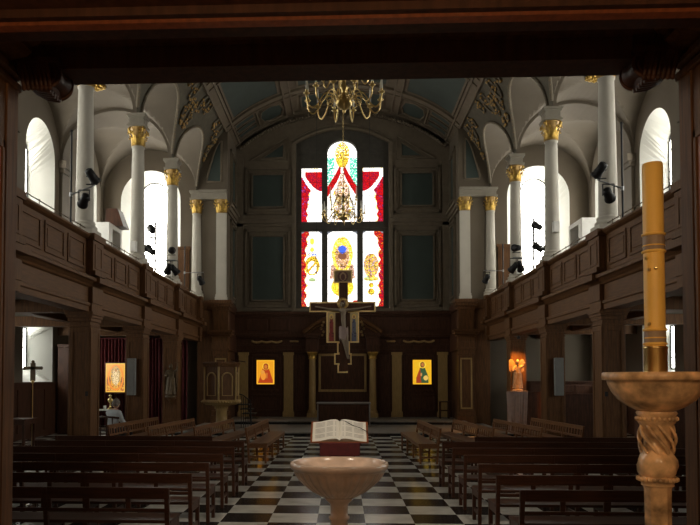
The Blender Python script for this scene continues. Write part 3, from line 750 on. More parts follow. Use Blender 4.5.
fr.build('window_timber', 'grayframe', GW, (0, YE+.3, 4.98))
# small arched brackets at tops of lower lights (rounded corners)
X0, SC = -1.78, .0357
lights = [(-1.77, -.89, 4.98, 8.25), (-.64, .64, 4.98, 8.25), (.89, 1.77, 4.98, 8.25), (-1.77, -.89, 8.66, 11.03), (.89, 1.77, 8.66, 11.03), (-.64, .64, 8.66, 12.21)]
for (x0, x1, z0, z1) in lights:
    nx = int((x1-x0)/.03); nz = int((z1-z0)/.03)
    def fn(u, v):
        x = x0+(x1-x0)*u; z = z0+(z1-z0)*v; px = (x-X0)/SC/(3.56/SC)*100
        py = (12.21-z)/3.55*92 if z0 > 8.5 else 98+(8.25-z)/3.27*92
        if x0 > -.7 and x1 < .7: px = 50+(x/.64)*18.5
        else:
            sg = 1 if x > 0 else -1; px = 50+sg*(23+27*(abs(x)-.89)/.88)
        return design(px, py)
    def mask(u, v):
        x = x0+(x1-x0)*u; z = z0+(z1-z0)*v
        if z1 > 12: return z < 11.66 or (x/.64)**2+((z-11.66)/.55)**2 < 1
        if z1 < 9: # slightly arched heads
            hx = (x1-x0)/2; e = abs(x-(x0+x1)/2)/hx; return z < z1-.12*max(0, (e-.55)/.45)**2
        return True
    painted_mesh('stained_glass', fn, nx, nz, x1-x0, z1-z0, 'stained', GW, ((x0+x1)/2, YG-YE-.3, z0-4.98), mask)
ld = MB()
for (x0, x1, z0, z1) in lights:
    z = z0+.55
    while z < z1-.3: ld.tube([(x0, YG-.02, z), (x1, YG-.02, z)], .008, 5); z += .6
ld.build('saddle_bars', 'lead', GW, (0, YE+.3, 4.98))

# ------------------------------------------------------------------ timber reredos
RZ = .235
R_ = thing('reredos', (0, YE-.1, RZ), 'dark panelled wooden reredos with pilasters and a curved pediment, below the stained window', 'reredos')
ro = (0, YE-.1, RZ)
m = MB(); m.box(-4.6, 4.6, YE-.14, YE-.02, RZ, 4.72); m.build('backboard', 'dark', R_, ro)
m = MB()
for (z0, z1, d) in ((2.98, 3.1, .2), (3.1, 3.28, .23), (3.28, 3.34, .27), (3.34, 3.56, .22), (3.56, 3.62, .3), (3.62, 3.70, .38), (3.70, 3.76, .42)): m.box(-4.6, 4.6, YE-d, YE-.1, z0, z1)
for s in (-1, 1):
    a, b = sorted((s*1.0, s*1.55)); m.box(a, b, YE-.62, YE-.1, 2.98, 3.28); m.box(a, b, YE-.6, YE-.1, 3.28, 3.56); m.box(a-.03, b+.03, YE-.68, YE-.1, 3.56, 3.66); m.box(a-.06, b+.06, YE-.74, YE-.1, 3.66, 3.76)
m.build('entablature', 'dark', R_, ro, .006)
m = MB()
for (z0, z1, d) in ((4.5, 4.58, .2), (4.58, 4.72, .26)): m.box(-4.6, 4.6, YE-d, YE-.1, z0, z1)
for s in (-1, 1):
    for x0, x1 in ((2.25, 3.1), (3.2, 4.1)): m.box(s*x0, s*x1, YE-.17, YE-.14, 3.9, 4.4)
m.build('attic_panels', 'dark', R_, ro, .01)
for s in (-1, 1):     # curved pediment halves
    m = MB(); pts = [(s*(1.66-1.25*u), YE-.45, 3.80+.62*sin(u*pi/2*.95)) for u in [i/12 for i in range(13)]]
    m.tube(pts, .07, 8); m.tube([(p[0]*.97, p[1]+.04, p[2]-.13) for p in pts], .045, 8); m.tube([(p[0]*1.0, p[1]-.05, p[2]+.06) for p in pts], .04, 8)
    m.build('pediment', 'oak', R_, ro)
    for x0, x1 in ((2.1, 2.5), (4.03, 4.43)):
        m = MB(); m.box(s*x0, s*x1, YE-.2, YE-.1, RZ+.24, 2.86); m.box(s*(x0-.04), s*(x1+.04), YE-.23, YE-.1, RZ, RZ+.2); m.box(s*(x0-.02), s*(x1+.02), YE-.215, YE-.1, RZ+.2, RZ+.25)
        m.box(s*(x0-.03), s*(x1+.03), YE-.22, YE-.1, 2.86, 2.98)
        m.build('pilaster', 'pilaster', R_, ro, .005, label='pale gilded wooden pilaster')
    c = MB(); c.lathe([(.2, 0), (.2, .1), (.165, .14), (.15, .2)]+[(.15-.02*u, .2+2.1*u) for u in (0, .5, 1)], (s*1.27, YE-.42), 24, z0=RZ+.16, mod=lambda t, z: 1-.04*abs(sin(8*t)))
    c.box(s*1.05, s*1.49, YE-.64, YE-.2, RZ, RZ+.17); c.build('column', 'pilaster', R_, ro)
    c = MB(); c.lathe([(.135, 0), (.16, .03), (.14, .05), (.16, .16), (.2, .22), (.21, .26)], (s*1.27, YE-.42), 20, z0=2.68, mod=lambda t, z: 1+.06*cos(8*t)); c.box(s*1.06, s*1.48, YE-.63, YE-.21, 2.93, 2.98); c.build('column_capital', 'gilt', R_, ro, label='gilt capital')
    # carved garlands in the frieze
    g = MB()
    for k in range(26):
        u = k/25; x = s*(2.6+1.25*u); g.ball((x, YE-.25, 3.45-.05*abs(sin(u*pi*3))), .05, 0, 6, (1, .6, 1))
    for k in range(10):
        u = k/9; g.ball((s*(1.9+.3*u), YE-.25, 3.44), .045, 0, 6)
    g.build('carved_garland', 'pilaster', R_, ro)
    # large panels holding the icons
    m = MB()
    def fr2(x0, x1, z0, z1, w=.09, y0=YE-.18):
        m.box(s*x0, s*x1, y0, YE-.14, z0, z0+w); m.box(s*x0, s*x1, y0, YE-.14, z1-w, z1); m.box(s*x0, s*(x0+w), y0, YE-.14, z0, z1); m.box(s*(x1-w), s*x1, y0, YE-.14, z0, z1)
    fr2(2.62, 3.93, 1.3, 2.9); fr2(2.62, 3.93, .45, 1.2); fr2(1.55, 2.02, .45, 2.9, .05)
    m.build('panel_moulding', 'dark', R_, ro, .01)
m = MB(); m.box(-1.02, -.92, YE-.22, YE-.14, 1.35, 2.9); m.box(.92, 1.02, YE-.22, YE-.14, 1.35, 2.9); m.box(-1.02, 1.02, YE-.22, YE-.14, 2.82, 2.92); m.box(-1.02, 1.02, YE-.22, YE-.14, 1.3, 1.4); m.build('centre_frame', 'pilaster', R_, ro, .01)
for s in (-1, 1):      # carved tufts at the ends of the pediment
    g = MB()
    for k in range(8): g.ball((s*(.80+.05*(k % 3)), YE-.5, 3.82+.07*k-(.2 if k % 2 else 0)), .06, 0, 6)
    g.build('carved_finial', 'pilaster', R_, ro)

# corner piers of the chancel (timber)
for s, sd in ((-1, 'left'), (1, 'right')):
    t = thing('chancel_corner_pier', (s*4.85, 28.0, .235), 'broad dark oak pier at the %s corner of the chancel, under the white corner pilaster' % sd, 'pier'); off = (s*4.85, 28.0, .235)
    m = MB(); m.box(s*4.5, s*5.08, 27.78, YC+.1, .6, 2.75); m.box(s*5.08, s*5.75, 27.95, YC+.1, 0, 4.9)
    m.build('pier_shaft', 'oak', t, off, .01)
    m = MB(); m.box(s*4.42, s*5.16, 27.70, YC+.1, .11, .42); m.box(s*4.46, s*5.12, 27.74, YC+.1, .42, .6); m.build('pier_plinth', 'oak', t, off, .02)
    m = MB(); 
    for z0, z1, e in ((2.75, 2.82, .03), (2.82, 2.97, .0), (2.97, 3.06, .06), (3.06, 3.3, .03), (3.3, 3.5, .02), (3.5, 3.58, .09), (3.58, 3.68, .16), (3.68, 3.76, .2), (3.76, 4.55, .0), (4.55, 4.68, .04), (4.68, 4.8, .1), (4.8, 4.95, .14)):
        m.box(s*(4.5-e), s*(5.1+e), 27.78-e, YC+.1, z0, z1)
    m.box(s*5.1, s*5.5, 27.85, YC+.1, 4.6, 4.95)
    m.build('pier_entablature', 'oak', t, off, .008)
    m = MB(); m.box(s*4.56, s*4.62, 27.76, 27.78, .7, 2.65); m.box(s*4.96, s*5.02, 27.76, 27.78, .7, 2.65); m.box(s*4.56, s*5.02, 27.76, 27.78, 2.6, 2.66); m.box(s*4.56, s*5.02, 27.76, 27.78, .68, .74); m.build('panel_frame', 'pilaster', t, off)

# ------------------------------------------------------------------ lit icons
def icon_mother(u, v):
    n = hsh(int(u*40), int(v*50), 2)*.12
    bg = (.90, .36+.2*n, .015)
    if u < .06 or u > .94 or v < .05 or v > .95: return (1.0, .48, .03)
    if ell(u, v, .52, .74, .20, .15) < 1:
        if ell(u, v, .52, .72, .085, .085) < 1: return (.62, .20, .03)
        if ell(u, v, .52, .73, .145, .13) < 1: return (.35, .035, .008)
        return (1.0, .55, .05)
    if ell(u, v, .34, .50, .11, .085) < 1: return (.80, .32, .05)
    if v < .66 and abs(u-.52) < .17+.45*(.66-v) and abs(u-.5) < .40:
        if ell(u, v, .38, .34, .15, .17) < 1: return (.88, .30, .03)
        if ell(u, v, .58, .36, .04, .13) < 1: return (.65, .20, .03)
        return (.42+n, .05, .01)
    return bg
def icon_christ(u, v):
    n = hsh(int(u*40), int(v*50), 5)*.1
    if u < .06 or u > .94 or v < .05 or v > .95: return (1.0, .5, .02)
    if ell(u, v, .52, .80, .20, .14) < 1:
        if ell(u, v, .53, .80, .075, .08) < 1: return (.55, .20, .05)
        if ell(u, v, .52, .80, .115, .115) < 1: return (.12, .03, .01)
        return (1.0, .65, .06)
    if v < .68 and abs(u-.52) < .13+.5*(.68-v) and abs(u-.52) < .33:
        if ell(u, v, .70, .26, .13, .10) < 1: return (.85, .55, .12)
        if ell(u, v, .45, .40, .05, .07) < 1: return (.6, .28, .08)
        if u < .46-.1*v: return (.38, .05, .015)
        return (.03+n*.3, .10, .04)
    return (.90, .46+n, .02)
def icon_robed(u, v):
    n = hsh(int(u*30), int(v*40), 7)
    if u < .05 or u > .95 or v < .04 or v > .96: return (1.0, .55, .08)
    if ell(u, v, .52, .52, .17, .30) < 1:
        if ell(u, v, .52, .76, .07, .06) < 1: return (.55, .25, .08)
        return (.95, .72, .38) if n > .3 else (.6, .38, .14)
    if ell(u, v, .52, .58, .25, .33) < 1: return (.35, .25, .14) if n > .55 else (.75, .42, .1)
    if ell(u, v, .52, .50, .42, .45) < 1 and ell(u, v, .52, .5, .34, .38) > 1: return (.95, .30, .04)
    if v < .25: return (.55, .14, .03) if n > .5 else (.9, .5, .08)
    if ell(u, v, .15, .32, .12, .25) < 1 or ell(u, v, .88, .32, .1, .22) < 1: return (.6, .2, .05) if n > .4 else (.25, .1, .05)
    return (.9, .42, .05)
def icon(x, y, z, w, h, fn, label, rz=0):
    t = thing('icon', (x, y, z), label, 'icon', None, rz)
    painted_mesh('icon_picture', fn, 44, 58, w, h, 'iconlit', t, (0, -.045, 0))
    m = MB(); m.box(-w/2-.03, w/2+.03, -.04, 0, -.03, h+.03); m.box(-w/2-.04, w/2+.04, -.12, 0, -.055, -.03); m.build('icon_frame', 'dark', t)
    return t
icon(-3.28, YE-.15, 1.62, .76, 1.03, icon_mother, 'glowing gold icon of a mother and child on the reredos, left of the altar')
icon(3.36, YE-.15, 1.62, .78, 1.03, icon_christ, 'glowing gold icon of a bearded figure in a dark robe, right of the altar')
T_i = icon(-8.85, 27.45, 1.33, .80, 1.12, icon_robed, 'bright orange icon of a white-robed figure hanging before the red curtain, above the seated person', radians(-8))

m = MB(); m.box(-.03, .03, .0, .05, -1.33, .9); m.box(-.25, .25, -.2, .2, -1.33, -1.29); m.build('icon_stand', 'dark', T_i)

# red curtain at the end of the left aisle
m = MB()
def cur(u, v): x = -9.6+3.5*u; return (x, 27.75+.07*sin(u*2*pi*26)+.03*sin(u*50+v*3), .02+3.4*v)
m.grid(cur, 260, 8, 0, True)
m.tube([(-9.65, 27.75, 3.45), (-6.05, 27.75, 3.45)], .02, 8)
tag(m.build('curtain', 'curtain'), 'deep red curtain hung in folds across the end of the left aisle', 'curtain')

# ------------------------------------------------------------------ pews
def make_bench(L, choir=False, name='pew', lab='x', grp=None):
    t = thing(name, (0, 0, 0), lab, 'bench', grp); wd = 'choirw' if choir else 'bench'
    m = MB(); m.box(0, L, .04, .44, .405, .435); m.box(.02, L-.02, .40, .43, .35, .405); m.build('seat', wd, t, bevel=.006)
    m = MB(); M = Matrix.Rotation(radians(7), 3, 'X')
    def sl(x0, x1, z0, z1, th=.026):
        y = lambda z: -.10*(z-.42)
        m.add([(x, y(z)+d, z) for z in (z0, z1) for d in (-th/2, th/2) for x in (x0, x1)], [(0,2,3,1),(4,5,7,6),(0,1,5,4),(2,6,7,3),(0,4,6,2),(1,3,7,5)])
    if choir:
        sl(0, L, .68, .765, .034); sl(0, L, .50, .545)
        n = int(L/.17)
        for k in range(1, n): sl(L*k/n-.028, L*k/n+.028, .545, .68, .018)
    else:
        sl(0, L, .655, .765, .034); sl(0, L, .525, .56)
        n = 9
        for k in range(1, n): sl(L*k/n-(.025 if k % 3 else .05), L*k/n+(.025 if k % 3 else .05), .56, .655)
    m.build('backrest', wd, t, bevel=.005)
    ns = 4
    for k in range(ns):
        x = .025+(L-.05)*k/(ns-1)
        m = MB(); m.add([(xx, yy, zz) for zz, y0, y1 in ((0, .02, .065), (.42, -.012, .035), (.765, -.06, -.022)) for yy in (y0, y1) for xx in (x-.022, x+.022)],
              [(0,2,3,1), (0,1,5,4), (1,3,7,5), (3,2,6,7), (2,0,4,6), (4,5,9,8), (5,7,11,9), (7,6,10,11), (6,4,8,10), (8,9,11,10)])
        m.build('leg', wd, t, bevel=.004)
        m = MB(); m.box(x-.022, x+.022, .375, .42, 0, .405); m.build('leg', wd, t, bevel=.004)
        m = MB(); m.box(x-.012, x+.012, .05, .38, .12, .165); m.box(x-.018, x+.018, .03, .40, .33, .405); m.build('stretcher', wd, t)
    return t
rows = [6.86, 7.9, 8.92, 9.98, 11.02, 12.1, 13.12]
rn = ['nearest', 'second nearest', 'third nearest', 'fourth nearest', 'fifth nearest', 'sixth nearest']
pL = make_bench(3.62, False, 'pew', 'x', 'long dark pews in the nave')
pS = None
first = True
for s, sd in ((-1, 'left'), (1, 'right')):
    for i, y in enumerate(rows):
        if i < 6:
            lab = 'long dark wooden pew facing the altar, %s of the rows %s of the aisle' % (rn[i], sd)
            x = 1.67 if s > 0 else -1.67-3.62
            if first: pL.location = (x, y, 0); pL['label'] = lab; first = False
            else: copy_thing(pL, (x, y, 0), 0, lab)
        else:
            lab = 'shorter dark pew behind the long rows %s of the aisle, farthest from the viewer' % sd
            lab = 'dark pew in the farthest row %s of the aisle, set back from the aisle' % sd
            x = 2.4 if s > 0 else -2.4-2.95
            if pS is None: pS = make_bench(2.95, False, 'pew', lab, 'long dark pews in the nave'); pS.location = (x, y, 0)
            else: copy_thing(pS, (x, y, 0), 0, lab)
# choir benches facing the centre, slatted backs outwards
ch = None
cn = ['first, at the aisle edge,', 'second from the aisle', 'third from the aisle', 'outermost, near the piers,']
for s, sd in ((-1, 'left'), (1, 'right')):
    for i, (xb, yb, ang) in enumerate(((2.06, 15.35, 1.5), (3.22, 15.5, 5), (4.3, 15.7, 4.5), (5.38, 16.25, 3.5))):
        lab = '%s slatted brown bench turned to face the centre, %s' % (('first', 'second', 'third', 'outermost')[i], 'on the %s side' % sd)
        lab = ['slatted brown bench facing the centre, beside the aisle on the %s, seat glossy' % sd, 'slatted brown bench facing the centre, second from the aisle on the %s' % sd,
               'slatted brown bench facing the centre, third from the aisle on the %s' % sd, 'slatted brown bench facing the centre, outermost on the %s by the piers' % sd][i]
        L = 3.6
        # local: back at y=0, seat toward +y, length along +x
        if s < 0: loc = (-xb, yb+L, 0); rz = -pi/2+radians(-ang); loc = (-xb+L*sin(radians(ang)), yb+L*cos(radians(ang)), 0)
        else: loc = (xb, yb, 0); rz = pi/2+radians(ang)
        if ch is None: ch = make_bench(L, True, 'choir_bench', lab, 'slatted benches facing the centre'); ch.location = loc; ch.rotation_euler = (0, 0, rz)
        else: copy_thing(ch, loc, rz, lab)

# ------------------------------------------------------------------ marble font
t = thing('font', (-.035, 7.1, 0), 'round pinkish marble font with gadrooned bowl standing in the middle of the aisle', 'font')
def gad(t_, z): return 1-.07*(1-abs(sin(15*t_)))**2 if .66 < z < .905 else 1
m = MB(); prof = [(.135, .625), (.15, .64), (.19, .655), (.27, .70), (.335, .75), (.39, .80), (.43, .85), (.455, .90), (.462, .915), (.475, .925), (.486, .94), (.489, .965), (.483, .985), (.468, .992), (.445, .985), (.425, .955), (.36, .90), (.25, .86), (.12, .845), (.02, .842)]
pp = []
for a, b in zip(prof, prof[1:]):
    for k in range(3): pp.append((a[0]+(b[0]-a[0])*k/3, a[1]+(b[1]-a[1])*k/3))
pp.append(prof[-1])
cnt = [0]
def modf(t_, z): return gad(t_, z)
outer = [p for p in pp[:39]]; inner = pp[38:]
m.lathe(outer, seg=150, mod=gad, caps=False); m.lathe(inner, seg=150, caps=False); m.build('bowl', 'fontm', t)
m = MB(); m.lathe([(.15, .635), (.13, .61), (.10, .585), (.088, .56), (.085, .50), (.086, .46), (.10, .455), (.105, .44), (.10, .425), (.086, .42), (.09, .2), (.13, .16), (.15, .12), (.2, .1), (.2, .04), (.24, .04), (.24, 0)], seg=32, mod=lambda t_, z: 1+.02*cos(8*t_) if z < .4 else 1); m.build('stem', 'fontm', t)

# ------------------------------------------------------------------ candle stand and paschal candle
t = thing('candle_stand', (1.468, 3.4, 0), 'tall veined marble candle stand with wide shallow dish at the right', 'candle stand')
m = MB(); m.lathe([(.075, 1.655), (.09, 1.66), (.13, 1.68), (.17, 1.71), (.195, 1.745), (.212, 1.78), (.216, 1.798), (.236, 1.80), (.238, 1.815), (.236, 1.834), (.225, 1.837), (.06, 1.825), (0, 1.825)], seg=64); m.build('dish', 'marble', t)
m = MB(); m.lathe([(.085, 1.655), (.09, 1.645), (.08, 1.63), (.086, 1.615), (.08, 1.60), (.068, 1.585), (.060, 1.55), (.057, 1.50), (.062, 1.49), (.058, 1.48), (.068, 1.46), (.083, 1.43), (.088, 1.40), (.083, 1.37), (.07, 1.35)], seg=40, mod=lambda t_, z: 1+.05*sin(5*t_+z*60)*(1 if z < 1.6 else 0))
for k in range(24): a = 2*pi*k/24; m.ball((.086*cos(a), .086*sin(a), 1.62), .011, 0, 6); m.ball((.083*cos(a), .083*sin(a), 1.34), .012, 0, 6)
m.lathe([(.07, 1.352), (.078, 1.34), (.078, 1.33), (.07, 1.32), (.072, 1.31)], seg=32)
for k in range(9):
    a = k*.72; pts = [(.064*cos(a+.5*u*3)*(1+.25*sin(3*u)), .064*sin(a+.5*u*3)*(1+.25*sin(3*u)), 1.60-.14*u) for u in [i/8 for i in range(9)]]
    m.tube(pts, .008, 5)
m.build('baluster', 'marble', t)
m = MB(); m.lathe([(.066, 1.315), (.059, 1.29), (.058, .5), (.07, .3), (.09, .28)], seg=120, mod=lambda t_, z: 1-.26*abs(sin(5*t_)) if .3 < z < 1.29 else 1)
m.lathe([(.09, .28), (.11, .25), (.11, .2), (.15, .16), (.15, .1), (.19, .1), (.19, 0)], seg=32); m.build('fluted_shaft', 'marble', t)
t = thing('paschal_candle', (1.468, 3.4, 1.826), 'thick tall yellow wax candle standing on the marble dish', 'candle')
z0 = 1.826
m = MB(); m.lathe([(.046, .11), (.046, .99), (.043, .998), (.03, .998), (.012, .99), (.0, .988)], seg=32); m.tube([(0, 0, .985), (.003, 0, 1.005)], .003, 5)
m.build('wax', 'wax', t)
m = MB(); m.lathe([(.052, 0), (.052, .118), (.055, .122), (.055, .13), (.048, .132)], seg=32); m.build('brass_cup', 'brass', t)
for (a, b) in ((.140, .212), (.575, .662)):
    m = MB(); m.lathe([(.0475, a), (.0475, b)], seg=32); m.lathe([(.0475, a-.004), (.053, a-.001), (.053, a+.007), (.0475, a+.01)], seg=32, mi=1); m.lathe([(.0475, b-.01), (.053, b-.007), (.053, b+.001), (.0475, b+.004)], seg=32, mi=1)
    m.lathe([(.0475, a+.028), (.050, a+.03), (.0475, a+.034)], seg=32, mi=1)
    m.build('wax_band', ['band', 'wax'], t, label='dull band ringing the candle')
m = MB()
for (dx, z) in ((-.040, .545), (-.012, .495), (-.034, .49), (-.036, .235)): 
    yy = -sqrt(.046**2-dx*dx); m.ball((dx*1.1, yy*1.1, z), .009, 0, 8); m.tube([(dx, yy, z), (dx*1.3, yy*1.3, z)], .003, 5)
m.build('incense_studs', 'brass', t)

# ------------------------------------------------------------------ lectern with open book
t = thing('lectern', (-.03, 7.92, 0), 'slim lectern with burgundy velvet rest, just behind the font', 'lectern')
m = MB(); m.cbox((0, -.30, 1.06), (.43, .05, .14)); m.cbox((0, .0, 1.165), (.46, .30, .02), Matrix.Rotation(radians(32), 3, 'X')); m.cbox((0, -.15, 1.03), (.3, .28, .03)); m.build('velvet_rest', 'burgundy', t, bevel=.008)
m = MB(); m.tube([(0, .05, .04), (0, .05, 1.1)], .025, 10); m.lathe([(.13, 0), (.13, .02), (.05, .05), (.03, .06)], (0, .05), 20); m.build('pole', 'iron', t)
t = thing('open_book', (-.035, 7.88, 1.215), 'large open book with pale pages resting on the lectern', 'book')
R = Matrix.Rotation(radians(32), 4, 'X')
m = MB(); m.box(-.315, .315, -.19, .2, 0, .012); m.xf(R); m.build('cover', 'redwood', t)
for s in (-1, 1):
    m = MB()
    def pg(u, v): x = .295*u; return (s*x, -.175+.36*v, .014+.035*sin(pi*min(1, u*1.25)**.6)*(1-u*.5)+.012*(1-u))
    m.grid(pg, 14, 4, 0, True)
    m.add([(s*.295, -.175, .012), (s*.295, .185, .012), (s*.295, .185, .027), (s*.295, -.175, .027)], [(0, 1, 2, 3)])
    m.add([(s*.295*u, -.175, .012) for u in (0, .2, .4, .7, 1)][::-1]+[pg(u, 0) for u in (0, .2, .4, .7, 1)], [tuple(range(10))])
    m.xf(R); m.build('pages', 'paper', t)
    m = MB()
    for col in (0, 1):
        for r in range(13):
            if r in (4, 9): continue
            x0 = .035+col*.125; p = [pg(u/.295, (.32-.022*r)/.36) for u in (x0, x0+.05, x0+.105)]
            q = [(a, b+.010, c) for a, b, c in p]; m.add([(a, b, c+.0015) for a, b, c in p+q], [(0, 1, 4, 3), (1, 2, 5, 4)])
    m.xf(R); m.build('printed_lines', 'ink', t)
m = MB(); m.tube([(R @ Vector(p)) for p in ((.0, .185, .04), (.06, .15, .056), (.14, .08, .052), (.24, .03, .042), (.31, -.02, .03), (.33, -.06, .0))], .004, 6); m.build('ribbon', 'iron', t, label='dark ribbon marker')

# ------------------------------------------------------------------ altar
t = thing('altar', (.04, 26.3, .11), 'dark wooden altar with thin grey metal posts and top edge, centre of the platform', 'altar')
m = MB(); m.box(-.92, .92, -.32, .32, .06, .80); m.box(-.88, -.5, -.34, -.32, .14, .72); m.box(-.44, .44, -.34, -.32, .14, .72); m.box(.5, .88, -.34, -.32, .14, .72); m.build('altar_body', 'dark', t, bevel=.006)
m = MB(); m.box(-.99, .99, -.38, .38, .82, .87); m.build('altar_top', 'steel', t, bevel=.004, label='thin grey metal top')
for sx in (-1, 1):
    for sy in (-1, 1): m = MB(); m.box(sx*.93, sx*.97, sy*.32, sy*.36, 0, .82); m.build('metal_post', 'steel', t)

# ------------------------------------------------------------------ figures: skinned bodies
def skin_body(name, verts, edges, radii, mname, parent, root=0, sub=2, loc=(0, 0, 0)):
    me = bpy.data.meshes.new(name); me.from_pydata(verts, edges, []); me.materials.append(MT[mname])
    o = bpy.data.objects.new(name, me); C.objects.link(o); o.parent = parent; o.location = loc
    sk = o.modifiers.new('skin', 'SKIN'); sk.use_smooth_shade = True
    if not me.skin_vertices: me.skin_vertices.new()
    for i, r in enumerate(radii):
        sv = me.skin_vertices[0].data[i]; sv.radius = r if isinstance(r, tuple) else (r, r); sv.use_root = (i == root)
    ss = o.modifiers.new('sub', 'SUBSURF'); ss.levels = sub; ss.render_levels = sub
    return o
def head_mb(r=.1, hair=True):
    """head with brow, nose, ears; faces -Y"""
    m = MB()
    def pt(u, v):
        a = 2*pi*u; b = pi*v; x = sin(b)*sin(a); y = -sin(b)*cos(a); z = cos(b)
        w = 1-.22*max(0, -z)**1.5
        X, Y, Z = x*r*.78*w, y*r*.96*w, z*r*1.22
        front = max(0, cos(a))**6
        Y -= front*r*.16*max(0, 1-abs((z+.05)/.22))       # nose
        Y += front*r*.03*max(0, 1-abs((z-.18)/.12))
        Y -= front*r*.07*max(0, 1-abs((z+.5)/.1)) + front*r*.10*max(0, 1-abs((z+.8)/.2))
        for ex in (-.33, .33):
            if y < 0: Y += r*.07*max(0, 1-((x-ex)**2+(z-.10)**2)/.02)
        return (X, Y, Z)
    m.grid(pt, 32, 24, 0, True)
    for s in (-1, 1): m.ball((s*r*.79, r*.05, -r*.03), r*.2, 0, 8, (.35, .7, 1.1))
    return m
def hair_mb(r=.1, longh=False):
    m = MB()
    def pt(u, v):
        a = 2*pi*u; fr_ = max(0, cos(a)); lim = .30+.36*(1-fr_**.6) + (.1 if longh else 0); b = pi*v*lim
        k = 1.07+.02*sin(a*9)*sin(b*8)
        return (sin(b)*sin(a)*r*.82*k, -sin(b)*cos(a)*r*1.0*k, cos(b)*r*1.24*k)
    m.grid(pt, 32, 12, 0, True); return m
# seated person, facing the icon table (built facing -Y, then turned)
T = thing('person', (-5.86, 18.05, 0), 'person with short grey hair and pale shirt seated beside the small table, seen from behind', 'person', None, radians(150))
sc = 1.0
V = [(0, .02, .50), (0, .03, .68), (0, .02, .86), (0, -.01, .98), (0, -.04, 1.06),
     (-.17, .0, .96), (-.23, -.08, .74), (-.16, -.30, .66), (.17, .0, .96), (.24, -.12, .76), (.14, -.33, .74),
     (-.10, -.02, .48), (-.13, -.42, .50), (-.14, -.44, .10), (.10, -.02, .48), (.13, -.42, .50), (.14, -.44, .10)]
E1 = [(0, 1), (1, 2), (2, 3), (3, 5), (5, 6), (6, 7), (3, 8), (8, 9), (9, 10)]
body = skin_body('body', [V[i] for i in (0, 1, 2, 3, 5, 6, 7, 8, 9, 10)]+[V[11], V[12], V[13], V[14], V[15], V[16], (0, -.05, 1.08), (-.14, -.55, .06), (.14, -.55, .06)],
    [(0, 1), (1, 2), (2, 3), (3, 4), (4, 5), (5, 6), (3, 7), (7, 8), (8, 9), (0, 10), (10, 11), (11, 12), (0, 13), (13, 14), (14, 15), (3, 16), (12, 17), (15, 18)],
    [(.15, .12), (.14, .11), (.17, .115), (.12, .09), .07, .048, .032, .07, .048, .032, .10, .08, .05, .10, .08, .05, .055, .035, .035], 'skin', T)
skin_body('trousers', [(0, .03, .49), (-.10, -.02, .48), (-.13, -.42, .50), (-.14, -.44, .13), (.10, -.02, .48), (.13, -.42, .50), (.14, -.44, .13), (0, .03, .60)],
    [(0, 1), (1, 2), (2, 3), (0, 4), (4, 5), (5, 6), (0, 7)], [(.165, .135), .115, .092, .065, .115, .092, .065, (.16, .13)], 'trousers', T)
skin_body('shirt', [(0, .02, .56), (0, .03, .70), (0, .02, .86), (0, -.01, .97), (-.17, 0, .955), (-.23, -.08, .74), (-.17, -.24, .68), (.17, 0, .955), (.24, -.12, .76), (.16, -.27, .745), (0, -.03, 1.03)],
    [(0, 1), (1, 2), (2, 3), (3, 4), (4, 5), (5, 6), (3, 7), (7, 8), (8, 9), (3, 10)], [(.17, .14), (.165, .13), (.19, .135), (.14, .11), .09, .066, .05, .09, .066, .05, .065], 'shirt', T)
hd = head_mb(.105); hd.xf(Matrix.Translation((0, -.07, 1.19)) @ Matrix.Rotation(radians(10), 4, 'X')); hd.build('head', 'skin', T)
hr = hair_mb(.105); hr.xf(Matrix.Translation((0, -.07, 1.19)) @ Matrix.Rotation(radians(10), 4, 'X')); hr.build('hair', 'hair', T)
def hand(parent, loc, rz, s, mname='skin', k=1.0):
    vs = [(0, 0, 0), (0, -.045*k, 0), (0, -.085*k, -.005)]; ed = [(0, 1), (1, 2)]; ra = [(.026*k, .016*k), (.036*k, .014*k), (.036*k, .012*k)]
    for i, (x, l) in enumerate(((-.03, .060), (-.010, .072), (.010, .068), (.029, .052))):
        n = len(vs); vs += [(x*k, -.095*k, -.006), (x*1.1*k, (-.095-l*.5)*k, -.010*k), (x*1.15*k, (-.095-l)*k, -.030*k)]; ed += [(2, n), (n, n+1), (n+1, n+2)]; ra += [.0095*k, .009*k, .0075*k]
    n = len(vs); vs += [(-s*.045*k, -.05*k, 0), (-s*.062*k, -.085*k, -.008)]; ed += [(1, n), (n, n+1)]; ra += [.011*k, .009*k]
    o = skin_body('hand', vs, ed, ra, mname, parent, 0, 1, loc); o.rotation_euler = (0, 0, rz); return o
hand(T, (-.155, -.31, .655), -.2, 1); hand(T, (.135, -.34, .735), .2, -1)
m = MB(); 
for s in (-1, 1): m.ball((s*.14, -.53, .05), .05, 0, 10, (.9, 2.4, .95))
m.build('shoes', 'iron', T)
t = thing('chair', (-5.86, 18.05, 0), 'dark wooden chair with curved back rail under the seated person', 'chair', None, radians(150))
m = MB(); m.box(-.22, .22, -.22, .24, .33, .36); m.build('seat', 'dark', t, bevel=.01)
m = MB(); m.tube([(-.3, .10, .84), (-.24, .24, .86), (0, .3, .87), (.24, .24, .86), (.3, .10, .84)], .025, 8)
for x in (-.22, 0, .22): m.tube([(x, .24, .36), (x*1.05, .26, .86)], .014, 6)
m.build('backrest', 'dark', t)
for x in (-.19, .19):
    for y in (-.19, .21): m = MB(); m.box(x-.018, x+.018, y-.018, y+.018, 0, .33); m.build('leg', 'dark', t)
